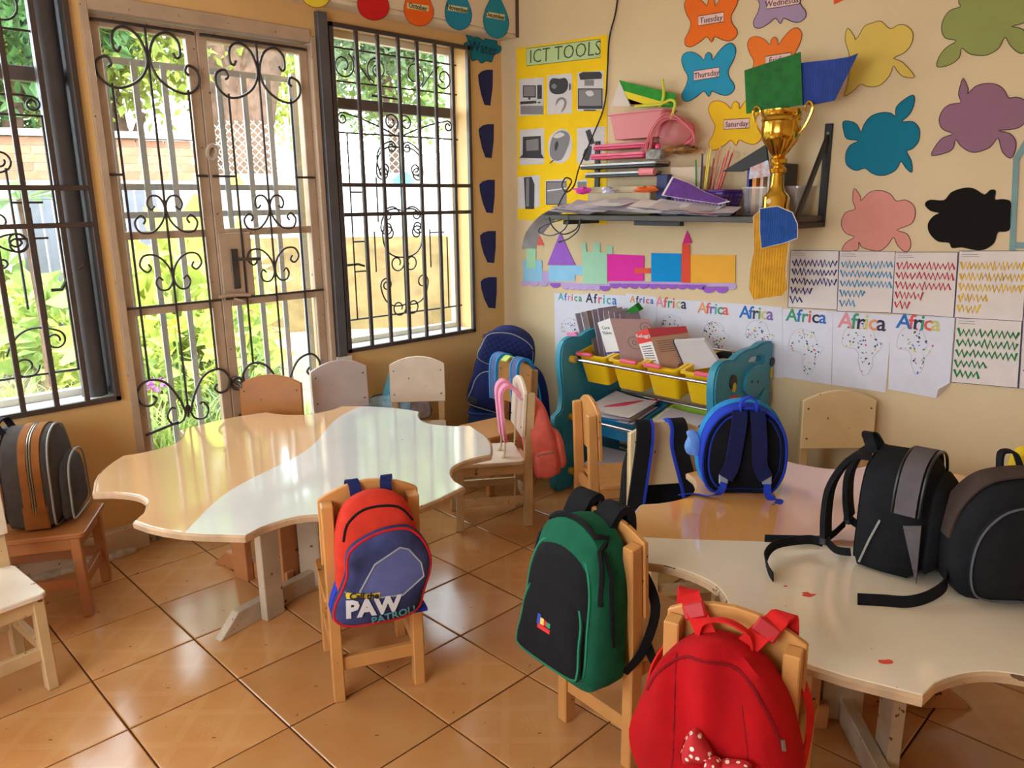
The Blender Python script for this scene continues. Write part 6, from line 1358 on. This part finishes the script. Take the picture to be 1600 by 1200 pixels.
pic((45, 612, 188, 818), [('d', [(64, 652), (168, 646), (172, 760), (62, 762)]), ('m', [(82, 672), (155, 662), (156, 730), (84, 735)]), ('d', [(42, 775), (60, 758), (175, 755), (188, 778)])])
pic(None, [('m', [(225, 690), (245, 640), (290, 614), (330, 630), (340, 670), (320, 730), (290, 785), (250, 790), (222, 760)], 2), ('d', [(250, 700), (265, 675), (272, 700), (255, 738)], 2), ('l', [(240, 650), (280, 625), (310, 640), (270, 660)], 2), ('d', [(218, 806), (240, 786), (246, 790), (224, 808)])], [(212, 690), (240, 630), (300, 604), (342, 640), (352, 710), (330, 780), (280, 808), (225, 780)])
pic((382, 602, 545, 810), [('d', [(430, 618), (458, 606), (485, 690), (455, 700)]), ('d', [(415, 780), (425, 730), (455, 705), (468, 715), (450, 790)], 2)])
pic((35, 888, 163, 1072), [('d', [(70, 890), (115, 886), (132, 930), (130, 1075), (78, 1075)]), ('m', rc(82, 895, 100, 1060))])
pic((196, 908, 320, 1050), [('d', rc(200, 912, 318, 1050)), ('m', rc(206, 918, 318, 1045)), ('w', [(206, 965), (318, 950), (318, 956), (206, 972)])])
pic((380, 910, 440, 960), [('m', rc(384, 915, 436, 950))])
# ---- coloured paper castle frieze
k8 = lambda P: cr(P, 3.478, 800, 340)
cs = cut('castle_frieze', 'frieze of coloured paper castle shapes under the shelf', 'wall decoration', k8([(60, 346), (200, 348), (380, 358), (620, 346), (1215, 352), (1215, 372), (900, 372), (500, 380), (300, 372), (60, 356)]), (196, 168, 216), .002, 1)
for P, c, o_ in (([(60, 232), (163, 232), (164, 348), (62, 346)], (150, 204, 232), .003), ([(78, 150), (130, 150), (130, 277), (80, 277)], (170, 220, 178), .004), ([(126, 150), (150, 95), (173, 150)], (240, 100, 90), .004), ([(163, 290), (205, 290), (205, 352), (164, 352)], (196, 168, 216), .003), ([(200, 260), (385, 260), (385, 312), (342, 312), (342, 346), (200, 346)], (150, 204, 236), .0034), ([(192, 257), (262, 80), (344, 258)], (160, 100, 200), .004),
                 ([(378, 135), (402, 137), (405, 186), (440, 188), (442, 136), (478, 135), (480, 190), (514, 188), (516, 152), (547, 154), (546, 198), (517, 200), (517, 360), (384, 360), (384, 260)], (172, 218, 186), .0044), ([(516, 197), (718, 206), (716, 345), (520, 345)], (232, 56, 166), .005), ([(668, 275), (752, 274), (752, 302), (668, 302)], (238, 96, 70), .006), ([(757, 192), (920, 196), (920, 350), (757, 348)], (24, 146, 214), .004), ([(970, 202), (1215, 203), (1213, 355), (970, 355)], (246, 178, 66), .004), ([(925, 145), (967, 145), (970, 355), (920, 353)], (236, 84, 62), .006), ([(925, 146), (952, 68), (978, 138)], (220, 50, 130), .007)):
    cut('cutout', '', '', k8(P), c, o_, 1, None, cs)
SC = [(70, 350, 24, (196, 168, 216)), (120, 350, 26, (196, 168, 216)), (170, 352, 24, (196, 168, 216)), (235, 356, 28, (160, 100, 200))] + [(290+i*34, 372+i*1.5, 20, (196, 168, 216)) for i in range(6)] + [(505, 372, 30, (160, 100, 200))] + [(560+i*52, 358+i*.8, 29, (160, 100, 200)) for i in range(10)] + [(1070, 375, 38, (160, 100, 200)), (1140, 375, 38, (160, 100, 200)), (1195, 368, 26, (196, 168, 216))]
for x, y, r, c in SC: cut('scallop', '', '', k8([(x+r*math.cos(a), y+r*.95*math.sin(a)) for a in [i*PI/8 for i in range(9)]]), c, .0052, 1, None, cs)
# ---- Africa sheets
random.seed(77)
AFR = [(.05, .62), (.10, .82), (.22, .95), (.40, 1.0), (.55, .96), (.72, .92), (.80, .75), (.86, .62), (1.0, .60), (.92, .48), (.76, .34), (.76, .20), (.66, .04), (.54, 0), (.47, .12), (.42, .28), (.44, .40), (.36, .50), (.22, .52), (.10, .54)]
def inside(x, y):
    c = False; j = len(AFR)-1
    for i in range(len(AFR)):
        a, b = AFR[i], AFR[j]
        if (a[1] > y) != (b[1] > y) and x < (b[0]-a[0])*(y-a[1])/(b[1]-a[1])+a[0]: c = not c
        j = i
    return c
LC = {'g': (60, 150, 110), 'b': (40, 110, 190), 'r': (226, 90, 80), 'k': (50, 46, 70), 'p': (226, 140, 150), 'y': (206, 196, 110), 'o': (230, 150, 100), 'v': (130, 100, 170), 't': (60, 170, 180), 'n': (120, 150, 90)}
DT = [(30, 34, 70), (220, 50, 70), (230, 200, 70), (60, 120, 200), (90, 150, 100), (40, 30, 36)]
AS = [((866, 458), (914, 460), (920, 560), (868, 562), (892, 465), .058, 'tbprgg', (893, 520), 40, 'leftmost, above the rack end'), ((914, 458), (984, 462), (988, 566), (916, 564), (941, 468), .075, 'kkrttb', (945, 530), 52, 'second from the left, behind the folders'), ((978, 458), (1026, 464), (1026, 570), (980, 568), (1004, 469), .05, 'okvbrb', (1000, 530), 40, 'third from the left, half hidden by cartons'), ((1022, 466), (1088, 470), (1088, 585), (1022, 580), (1050, 474), .078, 'prgryk', (1052, 520), 50, 'behind the red cereal carton'), ((1086, 470), (1152, 474), (1152, 588), (1086, 584), (1116, 483), .078, 'orvtgr', (1118, 530), 48, 'above the notebook'), ((1150, 474), (1222, 480), (1224, 590), (1150, 590), (1184, 490), .085, 'bbknyv', (1186, 530), 52, 'above the rack\'s animal head'),
      ((1220, 482), (1302, 486), (1299, 601), (1220, 588), (1262, 495), .082, 'gbgrkb', (1258, 550), 64, 'below the navy crayon sheet'), ((1302, 486), (1394, 492), (1384, 613), (1300, 601), (1350, 504), .098, 'pgkyok', (1346, 545), 74, 'below the sky blue crayon sheet'), ((1392, 491), (1492, 496), (1484, 600), (1462, 622), (1388, 608), (1438, 505), .088, 'brkgry', (1428, 548), 66, 'below the red crayon sheet')]
for i, a in enumerate(AS):
    P, (wu, wv), sz, cols, (mu, mv), wd, where = a[:-6], a[-6], a[-5], a[-4], a[-3], a[-2], a[-1]
    o = cut('africa_sheet', 'white Africa collage sheet, %s' % where, 'poster', P, (222, 218, 228), .0015+.0007*(i % 3), 1)
    off = .0015+.0007*(i % 3)+.0014
    wpx = wd*1.02; xs_ = [-.44, -.24, -.08, .06, .22, .42]
    for ch, xo, cc in zip('Africa', xs_, cols): word(o, ch, wu+xo*wpx*.86, wv+xo*wpx*.06, sz*(1.0), mat('crayon_'+cc, LC[cc], .8), off, name='letter', bold=.0012)
    mb = MB(); pm = [mat('dot_%d' % k, c, .8) for k, c in enumerate(DT)]; groups = {k: MB() for k in range(len(DT))}
    hpx = wd*1.15
    for _ in range(95):
        x, y = random.random(), random.random()
        if not inside(x, y): continue
        u, v = mu+(x-.5)*wd*.92, mv+(.5-y)*hpx; p = bw(u, v, -off); r = random.uniform(.003, .0075); b_ = random.uniform(0, PI); k = random.choice((0, 0, 1, 2, 3, 4, 5))
        groups[k].prism([p+Vector((r*math.cos(b_+q)*s1, 0, r*math.sin(b_+q)*s1)) for q, s1 in ((0, 1), (.9, .6), (2.2, .6), (PI, 1), (4.0, .6), (5.3, .6))], (0, -.0005, 0))
    for k, g_ in groups.items():
        if g_.v: tag(g_.build('torn_paper_dots', pm[k], o), kind='stuff')
    MB().tube([bw(mu+(x-.5)*wd*.92, mv+(.5-y)*hpx, -off) for x, y in AFR], .0007, 4, True).build('pencil_outline', mat('pencil_grey', (170, 166, 176), .8), o)
# turned-up corner of the last sheet
MB().prism([bw(1463, 622, -.004), bw(1485, 598, -.004), bw(1466, 608, -.03)], (0, -.0008, 0)).build('curled_corner', paper((236, 228, 226)), bpy.data.objects['africa_sheet.008'])
# ---- crayon line sheets
CL = [('navy', (28, 50, 130), [(1236, 391), (1311, 392), (1308, 484), (1231, 480)], (1.0, 1.0, 1.0, .46, .26), 9), ('sky blue', (50, 150, 196), [(1312, 392), (1399, 393), (1394, 489), (1308, 486)], (1, 1, 1, .48, .30), 10), ('red', (206, 40, 56), [(1399, 394), (1497, 394), (1490, 496), (1393, 489)], (1, 1, .95, .48, .26), 10), ('yellow', (232, 184, 30), [(1499, 392), (1606, 392), (1598, 502), (1491, 496)], (1, 1, 1, .46, .34), 12), ('green', (24, 128, 60), [(1494, 496), (1597, 502), (1590, 606), (1486, 597)], (1, 1, 1, .5, .4), 9)]
def stroke(parent, P, wdt, m, off, name='crayon_stroke'):
    """flat crayon line on the wall sheet"""
    V = []; F = []; Q = [bw(u, v, -off) for u, v in P]
    for i, p in enumerate(Q):
        t_ = (Q[min(i+1, len(Q)-1)]-Q[max(i-1, 0)]).normalized(); s_ = Vector((-t_.z, 0, t_.x))*wdt/2
        V += [p+s_, p-s_, p+s_+Vector((0, -.0006, 0)), p-s_+Vector((0, -.0006, 0))]
    for i in range(len(Q)-1): o_ = i*4; F += [(o_, o_+1, o_+5, o_+4), (o_+2, o_+6, o_+7, o_+3), (o_, o_+4, o_+6, o_+2), (o_+1, o_+3, o_+7, o_+5)]
    return MB().add(V, F).build(name, m, parent)
for nm, c, Q, L_, nz in CL:
    o = cut('crayon_sheet', 'white sheet with rows of %s crayon zigzags' % nm, 'poster', Q, (228, 214, 208), .005 if nm != 'yellow' else .0056, 1, (90, 80, 110))
    qp = lambda s, r: ((Q[0][0]*(1-s)+Q[1][0]*s)*(1-r)+(Q[3][0]*(1-s)+Q[2][0]*s)*r, (Q[0][1]*(1-s)+Q[1][1]*s)*(1-r)+(Q[3][1]*(1-s)+Q[2][1]*s)*r)
    m = mat('crayon_sheet_'+nm.replace(' ', '_'), c, .75, noise=.35, nscale=40)
    for k_, ln in enumerate(L_):
        r0 = .22+.16*k_; n = max(5, int(2.5*nz*ln)); P = []
        for i in range(n+1):
            s_ = .04+(.92*ln)*i/n; P.append(qp(s_+random.uniform(-.006, .006), r0+(.05 if i % 2 else -.05)*random.uniform(.7, 1.25)))
        stroke(o, P, .009 if nm in ('yellow', 'green') else .0075, m, .0068)
        stroke(o, [(a_+random.uniform(-.8, .8), b_+random.uniform(-1.2, 1.2)) for a_, b_ in P], .008 if nm in ('yellow', 'green') else .006, m, .0074)
    for k_, (r_, e_) in enumerate(((.012, .16), (.05, .24), (.085, .26))):
        stroke(o, [qp(.04, r_), qp(.04+e_, r_)], .0015, mat('small_print', (110, 100, 110), .8), .0066, 'print_line')
o = cut('crayon_sheet', 'sheet cut off at the right frame edge, dark crayon marks', 'poster', [(1599, 495), (1660, 500), (1655, 612), (1592, 607)], (222, 208, 204), .005, 1, (90, 80, 110))
stroke(o, [(1600, 580), (1612, 562), (1606, 590), (1620, 575)], .008, mat('crayon_sheet_navy', (28, 50, 130), .75), .0066)
# ---- month drops on the pelmet, Water cloud and dark cups on the window wall
PX_ = .1105
def lcut(name, label, cat, P, rgb, x, n=3, ink=None, parent=None, m=None):
    Q = [lw(u, v, x) for u, v in P]
    if n > 1: Q = crom(Q, n, True)
    o = MB().prism(Q, (.0012, 0, 0)).build(name, m or paper(rgb), parent)
    if parent is None: tag(o, label, cat)
    if ink: MB().tube([q+Vector((.0013, 0, 0)) for q in Q], .0015, 4, True).build('ink_outline', mat('ink_%d_%d_%d' % ink, ink, .8), o)
    return o
LN, LX = Vector((1, 0, 0)), Vector((0, 1, 0))
def drop(label, u, vb, hw, h, c, wd_=None, wv=0):
    P = [(u, vb-h), (u+hw*.35, vb-h*.75), (u+hw*.8, vb-h*.5), (u+hw, vb-h*.28), (u+hw*.75, vb-h*.08), (u+hw*.05, vb), (u-hw*.7, vb-h*.1), (u-hw, vb-h*.32), (u-hw*.85, vb-h*.55), (u-hw*.4, vb-h*.78)]
    o = lcut('paper_drop', label, 'wall decoration', P, c, PX_, 4, (30, 60, 70) if c[2] > 120 else (120, 40, 20))
    if wd_:
        lcut('name_strip', '', '', [(u-hw*.78, wv-6), (u+hw*.68, wv-1), (u+hw*.68, wv+8), (u-hw*.78, wv+3)], (214, 206, 150), PX_+.0016, 1, None, o)
        a = lw(u-1, wv+1, PX_+.003); text_mesh(wd_, .034, o, INK, a, LX, ZU, LN, bold=.0004)
    return o
drop('yellow paper drop cut off at the top edge', 493, 12, 23, 70, (236, 204, 60))
drop('red paper drop on the pelmet, unlabelled', 583, 32, 25, 75, (206, 34, 34))
drop('orange paper drop reading October on the pelmet', 654, 41, 23, 78, (238, 100, 30), 'October', 10)
drop('blue paper drop reading November on the pelmet', 716, 47, 21, 80, (40, 136, 168), 'November', 13)
drop('blue paper drop reading December at the end of the pelmet', 775, 60, 20, 82, (40, 136, 160), 'December', 24)
wc = [(727, 52), (735, 54), (740, 60), (744, 56), (750, 60), (756, 63), (760, 55), (766, 58), (768, 63), (776, 62), (777, 70), (784, 74), (780, 82), (772, 86), (768, 97), (760, 95), (752, 99), (746, 93), (738, 95), (734, 86), (726, 76), (725, 68), (731, 64)]
wt_ = lcut('paper_cloud', 'teal paper cloud reading Water beside the corner window', 'wall decoration', wc, (30, 116, 136), WX+.002, 3, (10, 50, 66))
text_mesh('Water', .082, wt_, mat('dark_teal_marker', (12, 50, 70), .8), lw(755, 76, WX+.004), (0, 1, -.02), ZU, LN)
for i, (v0, v1) in enumerate(((109, 165), (194, 247), (281, 333), (361, 411), (433, 482))):
    h = v1-v0; P = [(747+i, v0+h*.14), (752+i, v0+h*.05), (760+i, v0), (770+i*1.5, v0), (769.5+i*1.6, v0+h*.5), (766+i*2, v1), (757+i*1.6, v1-h*.02), (752+i*1.2, v0+h*.7), (748+i, v0+h*.35)]
    lcut('paper_cup', 'dark blue paper cup shape, %s of five below the cloud' % ('first', 'second', 'third', 'fourth', 'lowest')[i], 'wall decoration', P, (18, 30, 96), WX+.002, 1, None, None, mat('navy_crayon_paper', (18, 30, 96), .7, noise=.4, nscale=20))
